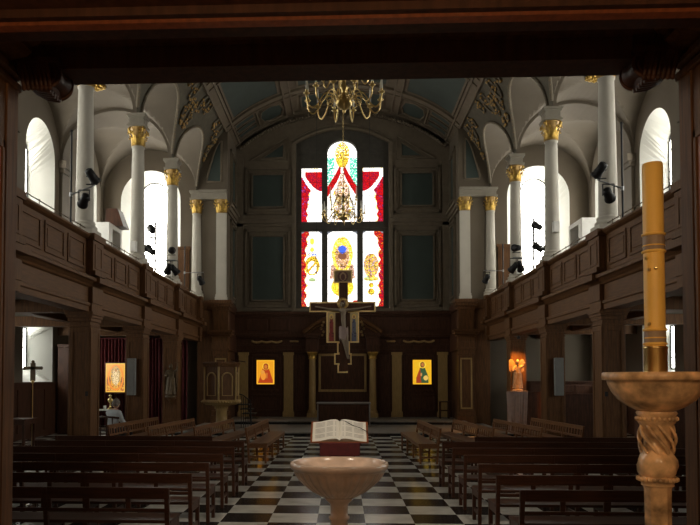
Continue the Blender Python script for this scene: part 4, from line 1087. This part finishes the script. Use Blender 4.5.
# small white table with cup and brass votive stand
t = thing('side_table', (-6.45, 18.75, 0), 'small white-topped table beside the seated person', 'table')
m = MB(); m.box(-.38, .28, -.25, .25, .99, 1.02); m.build('tabletop', 'white', t, bevel=.004)
for x in (-.34, .24):
    for y in (-.2, .2): m = MB(); m.box(x-.02, x+.02, y-.02, y+.02, 0, .99); m.build('leg', 'dark', t)
m = MB(); m.lathe([(.032, 0), (.04, .10), (.036, .10), (.03, .01), (0, .01)], seg=16); o = m.build('cup', 'paper'); o.location = (-6.3, 18.65, 1.02); tag(o, 'small pale cup on the white table', 'cup')
m = MB(); m.lathe([(.07, 0), (.07, .02), (.02, .04), (.02, .16), (.06, .2), (.07, .26), (.03, .3), (.02, .33), (.05, .36), (.0, .4)], seg=20); o = m.build('votive_lamp', 'brass'); o.location = (-6.22, 18.85, 1.02); tag(o, 'brass votive lamp on the white table below the icon', 'lamp')

# ------------------------------------------------------------------ hanging painted crucifix
T = thing('hanging_crucifix', (.03, 24.0, 2.04), 'large painted gilt-edged crucifix hanging above the altar with a carved corpus', 'crucifix')
zb = 2.04
secs = [(-.30, .34, 5.08, 5.53), (-.13, .19, 4.42, 5.10), (-1.12, 1.12, 4.10, 4.44), (-.54, .56, 3.06, 4.12), (-.18, .25, 2.68, 3.08), (-.28, .31, 2.32, 2.70), (-.17, .18, 2.04, 2.34)]
m = MB(); 
for a, b, z0, z1 in secs: m.box(a-.03, b-.03, -.03, .03, z0-zb, z1-zb)
m.build('cross_board', 'giltboard', T)
m = MB()
for a, b, z0, z1 in secs: m.box(a+.02, b-.08, -.036, -.03, z0-zb+.045, z1-zb-.045)
m.box(-.13, .15, -.037, -.03, 2.1-zb, 5.1-zb)
m.build('dark_field', 'dark', T)
def saint(robe, face):
    def f(u, v):
        if ell(u, v, .5, .86, .24, .085) < 1: return face if ell(u, v, .5, .85, .15, .06) < 1 else (.75, .5, .12)
        if v < .8 and abs(u-.5) < .2+.16*(.8-v): return robe if hsh(int(u*8), int(v*20)) > .3 else tuple(c*.5 for c in robe)
        return (.46, .34, .16)
    return f
painted_mesh('saint_panel', saint((.22, .03, .03), (.3, .18, .1)), 16, 40, .26, .96, 'paint', T, (-.40, -.040, 3.11-zb))
painted_mesh('saint_panel', saint((.10, .11, .17), (.3, .18, .1)), 16, 40, .26, .96, 'paint', T, (.36, -.040, 3.11-zb))
def topf(u, v): return (.30, .2, .12) if ell(u, v, .5, .5, .2, .42) < 1 and ell(u, v, .5, .45, .12, .3) > 1 else ((.08, .03, .03) if ell(u, v, .5, .5, .32, .48) < 1 else (.16, .11, .06))
painted_mesh('top_panel', topf, 24, 18, .54, .36, 'paint', T, (-.01, -.04, 5.12-zb))
z = lambda a: a-zb
skin_body('corpus', [(.0, -.09, z(3.42)), (.02, -.10, z(3.62)), (.0, -.10, z(3.88)), (-.01, -.10, z(4.13)), (-.01, -.11, z(4.24)), (-.17, -.10, z(4.16)), (-.52, -.08, z(4.20)), (-.86, -.07, z(4.27)), (-.96, -.07, z(4.28)),
    (.15, -.10, z(4.16)), (.50, -.08, z(4.20)), (.84, -.07, z(4.27)), (.94, -.07, z(4.28)), (-.07, -.10, z(3.36)), (.05, -.15, z(2.98)), (.13, -.10, z(2.62)), (.16, -.12, z(2.50)), (.09, -.10, z(3.36)), (.13, -.14, z(2.98)), (.15, -.10, z(2.64)), (.20, -.12, z(2.50))],
    [(0, 1), (1, 2), (2, 3), (3, 4), (3, 5), (5, 6), (6, 7), (7, 8), (3, 9), (9, 10), (10, 11), (11, 12), (0, 13), (13, 14), (14, 15), (15, 16), (0, 17), (17, 18), (18, 19), (19, 20)],
    [(.12, .06), (.105, .06), (.135, .065), (.10, .055), .045, .055, .038, .026, .03, .055, .038, .026, .03, .075, .058, .036, .034, .075, .058, .036, .034], 'flesh', T)
m = head_mb(.095); m.xf(Matrix.Translation((-.02, -.13, z(4.36))) @ Matrix.Rotation(radians(12), 4, 'Y')); m.build('head', 'flesh', T)
m = hair_mb(.098, True); m.xf(Matrix.Translation((-.02, -.125, z(4.36))) @ Matrix.Rotation(radians(12), 4, 'Y')); m.build('hair', 'dark', T)
m = MB(); m.lathe([(.0, 0), (.19, 0), (.2, .01), (.19, .02), (0, .02)], seg=28); m.xf(Matrix.Translation((-.02, -.045, z(4.39))) @ Matrix.Rotation(pi/2, 4, 'X')); m.build('halo', 'dullgilt', T)
m = MB()
def lc(u, v): a = 2*pi*u; rx = .155+.03*sin(6*a+v*4)*v; return (.01+rx*cos(a)*(1-.1*v), -.10+.10*sin(a), z(3.58)-.42*v+.03*sin(a*2))
m.grid(lc, 32, 8, 0, True); m.build('loincloth', 'clothw', T)
m = MB()
for x in (-.9, .9): m.tube([(x, 0, z(4.43)), (x*1.0, 0, z(13.6))], .006, 5)
m.build('suspension_wires', 'iron', T)

# ------------------------------------------------------------------ statues
def statue(name, loc, h, mname, label, rz=0, wings=False, spear=False):
    t = thing(name, loc, label, 'statue', None, rz); k = h/1.05
    m = MB(); m.lathe([(.16, 0), (.17, .05), (.12, .08)], seg=20); m.v = [(a*k, b*k, c*k) for a, b, c in m.v]; m.build('plinth', mname, t)
    vs = [(0, 0, .52), (0, .01, .66), (0, 0, .80), (0, -.01, .88), (-.11, 0, .79), (-.16, -.07, .66), (-.08, -.15, .70), (.11, 0, .79), (.20, -.05, .84), (.22, -.06, .98), (-.05, 0, .48), (-.06, -.05, .28), (-.06, 0, .08), (.05, 0, .48), (.07, .0, .28), (.06, .02, .08)]
    vs = [tuple(c*k for c in v) for v in vs]
    skin_body('body', vs, [(0, 1), (1, 2), (2, 3), (2, 4), (4, 5), (5, 6), (2, 7), (7, 8), (8, 9), (0, 10), (10, 11), (11, 12), (0, 13), (13, 14), (14, 15)], [r*k for r in (.10, .085, .095, .035, .05, .038, .028, .05, .038, .028, .08, .06, .045, .08, .06, .045)], mname, t)
    m = head_mb(.062*k); m.xf(Matrix.Translation((0, -.015*k, .96*k))); m.build('head', mname, t)
    m = hair_mb(.064*k, True); m.xf(Matrix.Translation((0, -.01*k, .965*k))); m.build('hair', mname, t)
    m = MB()
    def robe(u, v): a = 2*pi*u; r = (.125-.01*v+.05*v*v)*(1+.10*sin(9*a+2*v)); return (r*cos(a)*k, r*.8*sin(a)*k, (.60-.5*v)*k)
    m.grid(robe, 60, 10, 0, True)
    def mantle(u, v): a = pi*(.1+.8*u); r = .15+.06*v+.015*sin(14*a); return (r*cos(a)*k, (.02+r*.7*sin(a))*k, (.86-.68*v)*k)
    m.grid(mantle, 30, 10, 0, True); m.build('robe', mname, t)
    if spear: m = MB(); m.tube([(.23*k, -.08*k, .25*k), (.21*k, -.07*k, 1.18*k)], .009, 6); m.tube([(.15*k, -.07*k, 1.08*k), (.29*k, -.07*k, 1.08*k)], .009, 6); m.build('staff', mname, t)
    if wings:
        for s in (-1, 1):
            m = MB(); m.grid(lambda u, v: (s*(.05+.2*u)*k, (.08+.04*u)*k, (.55+.12*u+.45*v*(.5+.5*sin(pi*(.2+.6*u))))*k), 8, 8, 0, True); m.build('wing', mname, t)
    return t
t = thing('wall_bracket', (-5.72, 23.6, 1.18), 'small carved wooden bracket on the left pier below the bronze statue', 'bracket')
m = MB(); m.lathe([(.02, -.2), (.06, -.12), (.13, -.02), (.15, 0), (.15, .04)], seg=20); m.build('bracket_body', 'oak', t)
statue('statue', (-5.72, 23.5, 1.22), 1.12, 'bronze', 'dark bronze robed statue holding a staff, mounted on the left pier', 0, False, True)
t = thing('draped_pedestal', (5.62, 23.2, 0), 'pedestal draped in sheer pinkish cloth beneath the orange-lit statue', 'pedestal')
m = MB(); m.box(-.2, .2, -.2, .2, 0, 1.4); m.build('pedestal', 'oak', t)
m = MB()
def dr(u, v): a = 2*pi*u; q = 1/max(abs(cos(a)), abs(sin(a)))**.5; r = (.315-.08*v)*q*(1+(.05*sin(22*a)+.07*sin(7*a+2*v))*(.3+v)); return (r*cos(a), r*sin(a), 1.43-1.3*v-.05*sin(3*a)*v)
m.grid(dr, 120, 14, 0, True); m.grid(lambda u, v: ((.315*v/max(abs(cos(2*pi*u)), abs(sin(2*pi*u)))**.5)*cos(2*pi*u), (.315*v/max(abs(cos(2*pi*u)), abs(sin(2*pi*u)))**.5)*sin(2*pi*u), 1.43), 60, 3, 0, True)
for k in range(10): m.ball((-.25+.055*k, -.29, 1.43+.015*sin(k)), .03, 0, 6)
m.build('drape', 'clothw', t, label='sheer pinkish cloth')
statue('statue', (5.64, 23.2, 1.44), 1.02, 'statuew', 'pale winged statue lit orange on the draped pedestal at the right', 0, True, False)
t = thing('spot_lamp', (5.66, 23.08, 3.12), 'small dark lamp shining orange light down on the statue from above', 'lamp')
m = MB(); m.lathe([(.02, .1), (.05, .08), (.055, 0)], seg=16); m.tube([(0, 0, .08), (0, .54, .12)], .012, 6); m.build('lamp_housing', 'iron', t)
ld_ = bpy.data.lights.new('statue_light', 'SPOT'); ld_.energy = 260; ld_.color = (1, .36, .05); ld_.spot_size = radians(110); ld_.spot_blend = .7; ld_.shadow_soft_size = .04
lo = bpy.data.objects.new('statue_light', ld_); C.objects.link(lo); lo.parent = t; lo.location = (0, -.05, -.06); lo.rotation_euler = (radians(12), 0, 0)

# ------------------------------------------------------------------ pulpit
T = thing('pulpit', (-4.27, 25.0, .11), 'hexagonal carved wooden pulpit on a pale pedestal at the left of the altar platform', 'pulpit')
hexa = lambda r, z, ph=0: [(r*cos(pi/3*k+ph), r*sin(pi/3*k+ph), z) for k in range(6)]
m = MB(); ls = [(.62, .98), (.62, 2.14), (.66, 2.16), (.68, 2.22), (.72, 2.27), (.72, 2.31), (.64, 2.32)]
m.lathe(ls, seg=6, smooth=False, phase=pi/6*0+pi/6); m.build('pulpit_body', 'oak', T)
m = MB(); m.lathe([(.58, .82), (.66, .86), (.72, .92), (.74, .98), (.70, 1.0)], seg=6, smooth=False, phase=pi/6)
for k in range(6):
    a0, a1 = pi/6+pi/3*k, pi/6+pi/3*(k+1); p, q = Vector((.72*cos(a0), .72*sin(a0), .93)), Vector((.72*cos(a1), .72*sin(a1), .93))
    for j in range(7): m.ball(p.lerp(q, (j+.5)/7), .055, 0, 8, (1, 1, .9))
m.build('carved_rim', 'pilaster', T, label='pale carved rim')
for k in range(6):
    a = pi/3*k+pi/3; M = Matrix.Rotation(a, 4, 'Z') @ Matrix.Translation((.62*cos(pi/6), 0, 0))
    m = MB(); w = .19; pts = [(0.01, -w, 1.15), (0.01, -w, 1.75)]+[(0.01, -w*cos(t_), 1.75+w*sin(t_)) for t_ in [pi*i/10 for i in range(1, 10)]]+[(0.01, w, 1.75), (0.01, w, 1.15)]
    m.tube(pts, .028, 6, closed=True); m.xf(M); m.build('arched_panel', 'pilaster', T)
    a = pi/6+pi/3*k; m = MB(); m.tube([(.63*cos(a), .63*sin(a), 1.0), (.63*cos(a), .63*sin(a), 2.15)], .035, 8); m.build('corner_shaft', 'pilaster', T)
m = MB(); m.lathe([(.30, 0), (.30, .1), (.2, .14), (.19, .6), (.21, .62), (.20, .64), (.24, .76), (.34, .80), (.34, .84), (.5, .86)], seg=24, mod=lambda t_, z: 1); m.build('pedestal', 'pilaster', T)
m = MB(); m.cbox((.62, -.1, 2.36), (.5, .36, .03), Matrix.Rotation(radians(8), 3, 'Y')); m.build('book_desk', 'dark', T)
m = MB()
for k in range(6): m.box(.55+.22*k*.35, .95+.1*k, .2, .9, .0+.16*(5-k), .03+.16*(5-k))
for z_ in (0,): m.tube([(.75, .15, 1.15), (1.0, .15, .95), (1.05, .15, 0)], .02, 6); m.tube([(.6, .15, 1.2), (.75, .15, 1.15)], .02, 6)
for k in range(5): m.tube([(.68+.08*k, .15, 0), (.68+.08*k, .15, 1.12-.03*k)], .012, 6)
m.build('stair', 'iron', T)

# ------------------------------------------------------------------ chandeliers
def chandelier(loc, label):
    T = thing('chandelier', loc, label, 'chandelier', 'brass chandeliers over the aisle')
    m = MB(); m.lathe([(0, -.02), (.02, -.01), (.025, .01), (.02, .03), (.05, .05), (.11, .09), (.135, .14), (.125, .2), (.08, .25), (.03, .28), (.035, .33), (.06, .36), (.06, .4), (.03, .44), (.03, .55), (.07, .6), (.09, .66), (.07, .72), (.03, .77), (.025, .9), (.05, .95), (.02, 1.0), (.0, 1.02)], seg=24); m.build('stem', 'brass', T)
    def arm(a, r, zc, z0):
        c, s_ = cos(a), sin(a)
        m = MB(); f = r/.60; h = zc-z0
        kp = [(.03, z0), (.10, z0), (.20*f, z0+.08), (.32*f, z0+.06), (.41*f, zc-.13), (.50*f, zc-.21), (.575*f, zc-.15), (r, zc-.02), (r, zc+.1)]
        pts = []
        for q in range(1, len(kp)-2):
            for e_ in range(4):
                u = e_/4; p0_, p1_, p2_, p3_ = kp[q-1:q+3]
                cr = [.5*(2*p1_[w]+(p2_[w]-p0_[w])*u+(2*p0_[w]-5*p1_[w]+4*p2_[w]-p3_[w])*u*u+(3*p1_[w]-p0_[w]-3*p2_[w]+p3_[w])*u**3) for w in (0, 1)]
                pts.append((cr[0]*c, cr[0]*s_, cr[1]))
        pts.append((r*c, r*s_, zc-.02))
        m.tube(pts, .0125, 6)
        cu = [(c*(.12+.11*r/.62+.05*cos(t_)), s_*(.12+.11*r/.62+.05*cos(t_)), z0-.02+.05*sin(t_)) for t_ in [2*pi*i/12 for i in range(13)]]
        m.tube(cu, .008, 5)
        m.lathe([(.01, -.02), (.045, .0), (.05, .012), (.02, .012), (.02, .05), (.024, .055), (.018, .06)], (r*c, r*s_), 14, z0=zc)
        o = m.build('arm', 'brass', T)
        q = MB(); q.lathe([(.015, .055), (.015, .24), (.008, .245)], (r*c, r*s_), 10, z0=zc); q.build('candle_tube', 'waxwhite', o)
        q = MB(); q.lathe([(.008, .24), (.014, .265), (.009, .295), (.001, .32)], (r*c, r*s_), 8, z0=zc); q.build('candle_bulb', 'waxwhite', o)
    for k in range(12): arm(2*pi*(k+.5)/12, .60, .24, .20)
    for k in range(8): arm(2*pi*(k+.25)/8, .40, .68, .64)
    m = MB()
    z_ = 1.0; top = 13.55-loc[2]; k = 0
    while z_ < top:
        M = Matrix.Translation((0, 0, z_)) @ Matrix.Rotation(pi/2*(k % 2), 4, 'Z')
        m.tube([M @ Vector((.018*cos(t_), 0, .045*sin(t_))) for t_ in [2*pi*i/8 for i in range(8)]], .006, 4, closed=True); z_ += .075; k += 1
    m.build('chain', 'brass', T)
    return T
c1 = chandelier((.03, 11.0, 5.99), 'large brass chandelier with white candle tubes, top cut off by the lintel, nearest')
copy_thing(c1, (.03, 20.3, 6.33), .2, 'smaller-looking brass chandelier hanging in front of the stained window')

# ------------------------------------------------------------------ theatre spotlights on poles
def spot_head(mb, c, rot):
    q = MB(); q.lathe([(.05, -.16), (.085, -.14), (.09, 0), (.10, .10), (.115, .12), (.115, .16), (.10, .16)], seg=16); q.xf(Matrix.Translation(c) @ Matrix.Rotation(rot[2], 4, 'Z') @ Matrix.Rotation(rot[0], 4, 'X') @ Matrix.Rotation(rot[1], 4, 'Y')); mb.add(q.v, q.f, 0, True)
def stand(loc, h, arms, lamps, label):
    T = thing('spotlight_stand', loc, label, 'stage light', 'spotlights on poles along the galleries')
    m = MB(); m.tube([(0, 0, 0), (0, 0, h)], .022, 8); m.lathe([(.03, h-.02), (.03, h+.03), (0, h+.04)], seg=8); m.build('pole', 'iron', T)
    for (p, q) in arms: m = MB(); m.tube([p, q], .017, 8); m.lathe([(.035, p[2]-.04), (.035, p[2]+.04)], (0, 0), 8); m.build('crossbar', 'steel', T)
    for (c, rot, top) in lamps:
        m = MB(); spot_head(m, c, rot)
        m.box(c[0]-.12, c[0]-.105, c[1]-.02, c[1]+.02, c[2]-.02, max(top, c[2])); m.box(c[0]+.105, c[0]+.12, c[1]-.02, c[1]+.02, c[2]-.02, max(top, c[2])); m.box(c[0]-.12, c[0]+.12, c[1]-.015, c[1]+.015, top-.01, top+.01)
        m.build('spotlight', 'iron', T)
        
for s, sd in ((-1, 'left'), (1, 'right')):
    X = s*5.66
    def L(x, z, base=5.05): return (s*x-X, 0, z-base)
    stand((X, 14.5, 5.05), 1.95, [((0, 0, .62), L(5.16, 5.86))], [(L(5.22, 6.06), (radians(-130), 0, radians(25*s)), L(5.22, 5.88)[2]), (L(5.38, 5.55), (radians(-115), 0, radians(-35*s)), L(5.38, 5.76)[2])], 'pole with two black spotlights beside the nearest column, on the %s gallery' % sd)
    stand((X, 21.2, 5.05), 1.5, [((0, 0, .36), L(5.04, 5.43)), ((0, 0, 1.05), L(6.2, 6.15))],
        [(L(5.16, 5.72), (radians(-80), 0, radians(10)), 5.58-5.05), (L(5.08, 5.14), (radians(-130), 0, radians(40*s)), 5.4-5.05), (L(5.26, 5.17), (radians(-130), 0, radians(-30*s)), 5.4-5.05),
         (L(5.78, 6.36), (radians(-60), 0, radians(30)), 6.14-5.05), (L(5.80, 5.72), (radians(-50), 0, radians(60)), 5.95-5.05), (L(6.06, 5.74), (radians(-60), 0, radians(-50)), 6.0-5.05)], 'pole bristling with six black spotlights between the second and third columns, on the %s gallery' % sd)
    stand((X, 25.2, 5.05), 1.52, [((0, 0, .6), L(4.98, 5.66))], [(L(5.08, 5.38), (radians(-140), 0, radians(30*s)), 5.6-5.05)], 'pole with a single spotlight near the brown door, on the %s gallery' % sd)
    # white cabinet on the gallery
    t = thing('gallery_cabinet', (s*7.97, 23.9, 3.96), 'white box cabinet with a dark opening standing on the %s gallery near the wall' % sd, 'cabinet')
    m = MB(); x0, x1 = sorted((-.22*s*1, .22*s)); m.box(-.22, .22, -.7, .65, 0, 2.2); m.box(-.22, .22, -.7, .65, 2.95, 3.1); m.box(-.22, .22, -.7, -.35, 2.2, 2.95); m.box(-.22, .22, .5, .65, 2.2, 2.95); m.box(s*.16, s*.22, -.35, .5, 2.2, 2.95); m.build('cabinet_body', 'white', t, bevel=.008)
    m = MB(); m.box(s*.1, s*.16, -.34, .49, 2.21, 2.94); m.build('dark_opening', 'iron', t)
    if s < 0:
        t2 = thing('brown_hood', (-7.9, 24.2, 7.065), 'dark brown tapering hood above the white cabinet on the left gallery', 'hood')
        m = MB(); m.add([(-.22, -.35, 0), (.42, -.35, 0), (.42, .35, 0), (-.22, .35, 0), (-.20, -.3, .62), (.2, -.3, .62), (.2, .3, .62), (-.20, .3, .62)], [(0, 3, 2, 1), (4, 5, 6, 7), (0, 1, 5, 4), (1, 2, 6, 5), (2, 3, 7, 6), (3, 0, 4, 7)]); m.build('hood_body', 'dark', t2, bevel=.01)
    # small white loudspeakers strapped to the columns
    for (y, z, lab) in ((19.9, 5.55 if s < 0 else 6.0, 'second'), (24.0, 5.45, 'third')):
        t = thing('small_loudspeaker', (s*5.86, y-.255, z), 'small white box loudspeaker fixed low on the %s column, %s gallery' % (lab, sd), 'loudspeaker', 'small white loudspeakers on columns')
        m = MB(); m.box(-.085, .085, -.07, .06, -.15, .15); m.build('speaker_case', 'white', t, bevel=.01)
        m = MB(); m.box(-.07, .07, -.078, -.07, -.13, .13); m.build('speaker_grille', 'white', t)
    # slim grey column loudspeakers on the second piers
    t = thing('column_loudspeaker', (s*5.84, 19.5, 1.38), 'slim tall grey loudspeaker mounted on the oak pier on the %s side' % sd, 'loudspeaker', 'slim grey loudspeakers on the piers')
    m = MB(); m.box(-.11, .11, -.1, .06, 0, 1.02); m.build('speaker_case', 'grill', t, bevel=.01); m = MB(); m.box(-.09, .09, -.108, -.1, .04, .98); m.box(-.03, .03, .06, .1, .3, .7); m.build('speaker_grille', 'grill', t)
    # lamps under the gallery
    for (x, y, lab) in ((7.0, 17.9, 'nearest'), (6.9, 22.3, 'farther')):
        t = thing('soffit_light', (s*x, y, 3.6), 'small white strip light under the %s gallery, the %s one' % (sd, lab), 'light fitting', 'strip lights under the galleries')
        m = MB(); m.box(-.3, .3, -.06, .06, -.06, 0); m.build('fitting_body', 'white', t, bevel=.005)
        m = MB(); m.box(-.28, .28, -.05, .05, -.07, -.06); m.build('diffuser', 'white', t)
    t = thing('under_gallery_spotlight', (s*6.3, 17.2, 3.6), 'black spotlight hanging below the %s gallery behind the nearest pier' % sd, 'stage light', 'spotlights below the galleries')
    m = MB(); spot_head(m, (0, 0, -.2), (radians(-120), 0, radians(30*s))); m.tube([(0, 0, 0), (0, 0, -.2)], .015, 6); m.build('spotlight', 'iron', t)

# ------------------------------------------------------------------ side aisle furniture
t = thing('processional_cross', (-6.86, 15.5, 0), 'thin standing processional cross silhouetted against the lower left window', 'cross')
m = MB(); m.tube([(0, 0, .03), (0, 0, 1.8)], .012, 8); m.lathe([(.16, 0), (.16, .02), (.04, .05), (.015, .1)], seg=16); m.lathe([(.02, 1.72), (.04, 1.76), (.02, 1.8)], seg=10); m.build('pole', 'brass', t)
m = MB(); m.box(-.055, .055, -.015, .015, 1.78, 2.18); m.box(-.18, .18, -.015, .015, 2.03, 2.10)
for p in ((-.19, 0, 2.065), (.19, 0, 2.065), (0, 0, 2.2)): m.ball(p, .04, 0, 10, (1, .5, 1))
m.build('cross_head', 'bronze', t, bevel=.004)
t = thing('dark_side_table', (-6.85, 14.6, 0), 'dark wooden table with slim legs standing near the processional cross', 'table')
m = MB(); m.box(-.8, .38, -.3, .3, .97, 1.0); m.box(-.75, .33, -.26, .26, .88, .97); m.build('tabletop', 'dark', t)
for x in (-.74, .32):
    for y in (-.24, .24): m = MB(); m.box(x-.025, x+.025, y-.025, y+.025, 0, .88); m.build('leg', 'dark', t)
t = thing('tall_cupboard', (-8.6, 24.1, 0), 'tall dark cupboard against the outer wall of the left aisle', 'cupboard')
m = MB(); m.box(-.98, -.5, -.55, .5, 0, 2.9); m.box(-.98, -.46, -.6, .55, 2.9, 3.0); m.build('cupboard_body', 'dark', t, bevel=.01)
m = MB(); m.box(-.5, -.47, -.5, -.03, .2, 2.8); m.box(-.5, -.47, .0, .46, .2, 2.8); m.build('cupboard_door', 'dark', t, bevel=.01)
t = thing('tall_cupboard', (8.3, 27.6, 0), 'tall dark cupboard at the end of the right aisle', 'cupboard')
m = MB(); m.box(-1.2, 1.25, -.3, .6, 0, 1.7); m.box(-1.25, 1.27, -.34, .6, 1.7, 1.76); m.build('cupboard_body', 'dark', t, bevel=.01)
m = MB()
for k in range(3): m.box(-1.15+.82*k, -.4+.82*k, -.32, -.3, .15, 1.6)
m.build('cupboard_door', 'dark', t, bevel=.01)
def stall(x, y, rz, label):
    t = thing('wooden_stall', (x, y, 0), label, 'stall', 'dark stalls in the right aisle', rz)
    m = MB(); m.box(-.9, .9, .2, .26, 0, 1.35); m.tube([(-.92, .23, 1.36), (.92, .23, 1.36)], .035, 8)
    for k in range(4): m.box(-.86+.44*k, -.48+.44*k, .19, .2, .5, 1.25)
    m.build('backrest', 'dark', t)
    m = MB(); m.box(-.9, .9, -.25, .2, .42, .46); m.build('seat', 'dark', t)
    for xx in (-.9, .9): m = MB(); m.box(xx-.03, xx+.03, -.28, .26, 0, .95); m.ball((xx, -.2, .98), .05); m.build('stall_end', 'dark', t)
stall(7.4, 21.6, pi, 'dark wooden stall with panelled back in the right aisle behind the grey loudspeaker')
stall(8.2, 17.8, pi-.1, 'dark wooden stall in the right aisle behind the marble candle stand')
stall(7.0, 25.2, pi, 'dark wooden stall farthest along the right aisle, beyond the lit statue')
t = thing('stool', (4.15, 29.3, .235), 'dark wooden stool on the platform beside the right corner pier', 'stool')
m = MB(); m.box(-.2, .2, -.18, .18, .66, .7); m.build('seat', 'dark', t)
for x in (-.17, .17):
    for y in (-.15, .15): m = MB(); m.box(x-.02, x+.02, y-.02, y+.02, 0, .66); m.build('leg', 'dark', t)
for y in (-.15, .15): m = MB(); m.box(-.17, .17, y-.01, y+.01, .3, .34); m.build('stretcher', 'dark', t)
for (s, sd) in ((-1, 'left'), (1, 'right')):
    m = MB(); m.box(-.03, .03, -.012, 0, -.05, .05); m.ball((0, -.014, 0), .012); o = m.build('wall_switch', 'iron'); o.location = (s*5.62, 15.45-.018, 1.5); tag(o, 'small black switch plate on the nearest pier on the %s' % sd, 'switch')

# ------------------------------------------------------------------ lamps added out of view behind the viewer to brighten the foreground
for (x, y, e) in ((1.15, -.5, 85), (-1.15, -.5, 85)):
    t = thing('added_pendant_lamp', (x, y, 3.95), 'added round warm pendant lamp, out of view in the entrance passage, on the %s side' % ('right' if x > 0 else 'left'), 'lamp')
    m = MB(); m.tube([(0, 0, 0), (0, 0, -.75)], .008, 6); m.lathe([(.05, -.02), (.05, 0)], seg=16); m.lathe([(.04, -.8), (.05, -.76), (.02, -.74)], seg=16); m.build('lamp_rod', 'brass', t)
    m = MB()
    for k in range(10): a_ = 2*pi*k/10; m.tube([(.05*cos(a_), .05*sin(a_), -.78), (.15*cos(a_), .15*sin(a_), -.9), (.15*cos(a_), .15*sin(a_), -1.0), (.05*cos(a_), .05*sin(a_), -1.12)], .004, 5)
    m.build('lamp_cage', 'brass', t)
    l = bpy.data.lights.new('added_lamp_light', 'POINT'); l.shadow_soft_size = .08; l.energy = e; l.color = (1, .68, .38); o = bpy.data.objects.new('added_lamp_light', l); C.objects.link(o); o.parent = t; o.location = (0, 0, -.95)
# unseen spotlights added above the lintel to brighten book, font and near floor
for sx, sd in ((-1, 'left'), (1, 'right')):
    t = thing('added_gallery_spotlight', (sx*2.2, 4.9, 5.8), 'added black spotlight, out of view on the organ gallery front above the entrance, %s one' % sd, 'stage light')
    m = MB(); m.tube([(0, -.5, .1), (0, 0, .1)], .02, 6); spot_head(m, (0, 0, 0), (radians(-38), 0, 0)); m.build('spotlight', 'iron', t)
    l = bpy.data.lights.new('added_spotlight_beam', 'SPOT'); l.energy = 330; l.color = (1, .86, .68); l.spot_size = radians(62); l.spot_blend = 1; l.shadow_soft_size = .15
    o = bpy.data.objects.new('added_spotlight_beam', l); C.objects.link(o); o.parent = t; o.location = (0, .22, -.2)
    d = Vector((-sx*2.2, 4.3, -5.0)); o.rotation_euler = d.to_track_quat('-Z', 'Y').to_euler()
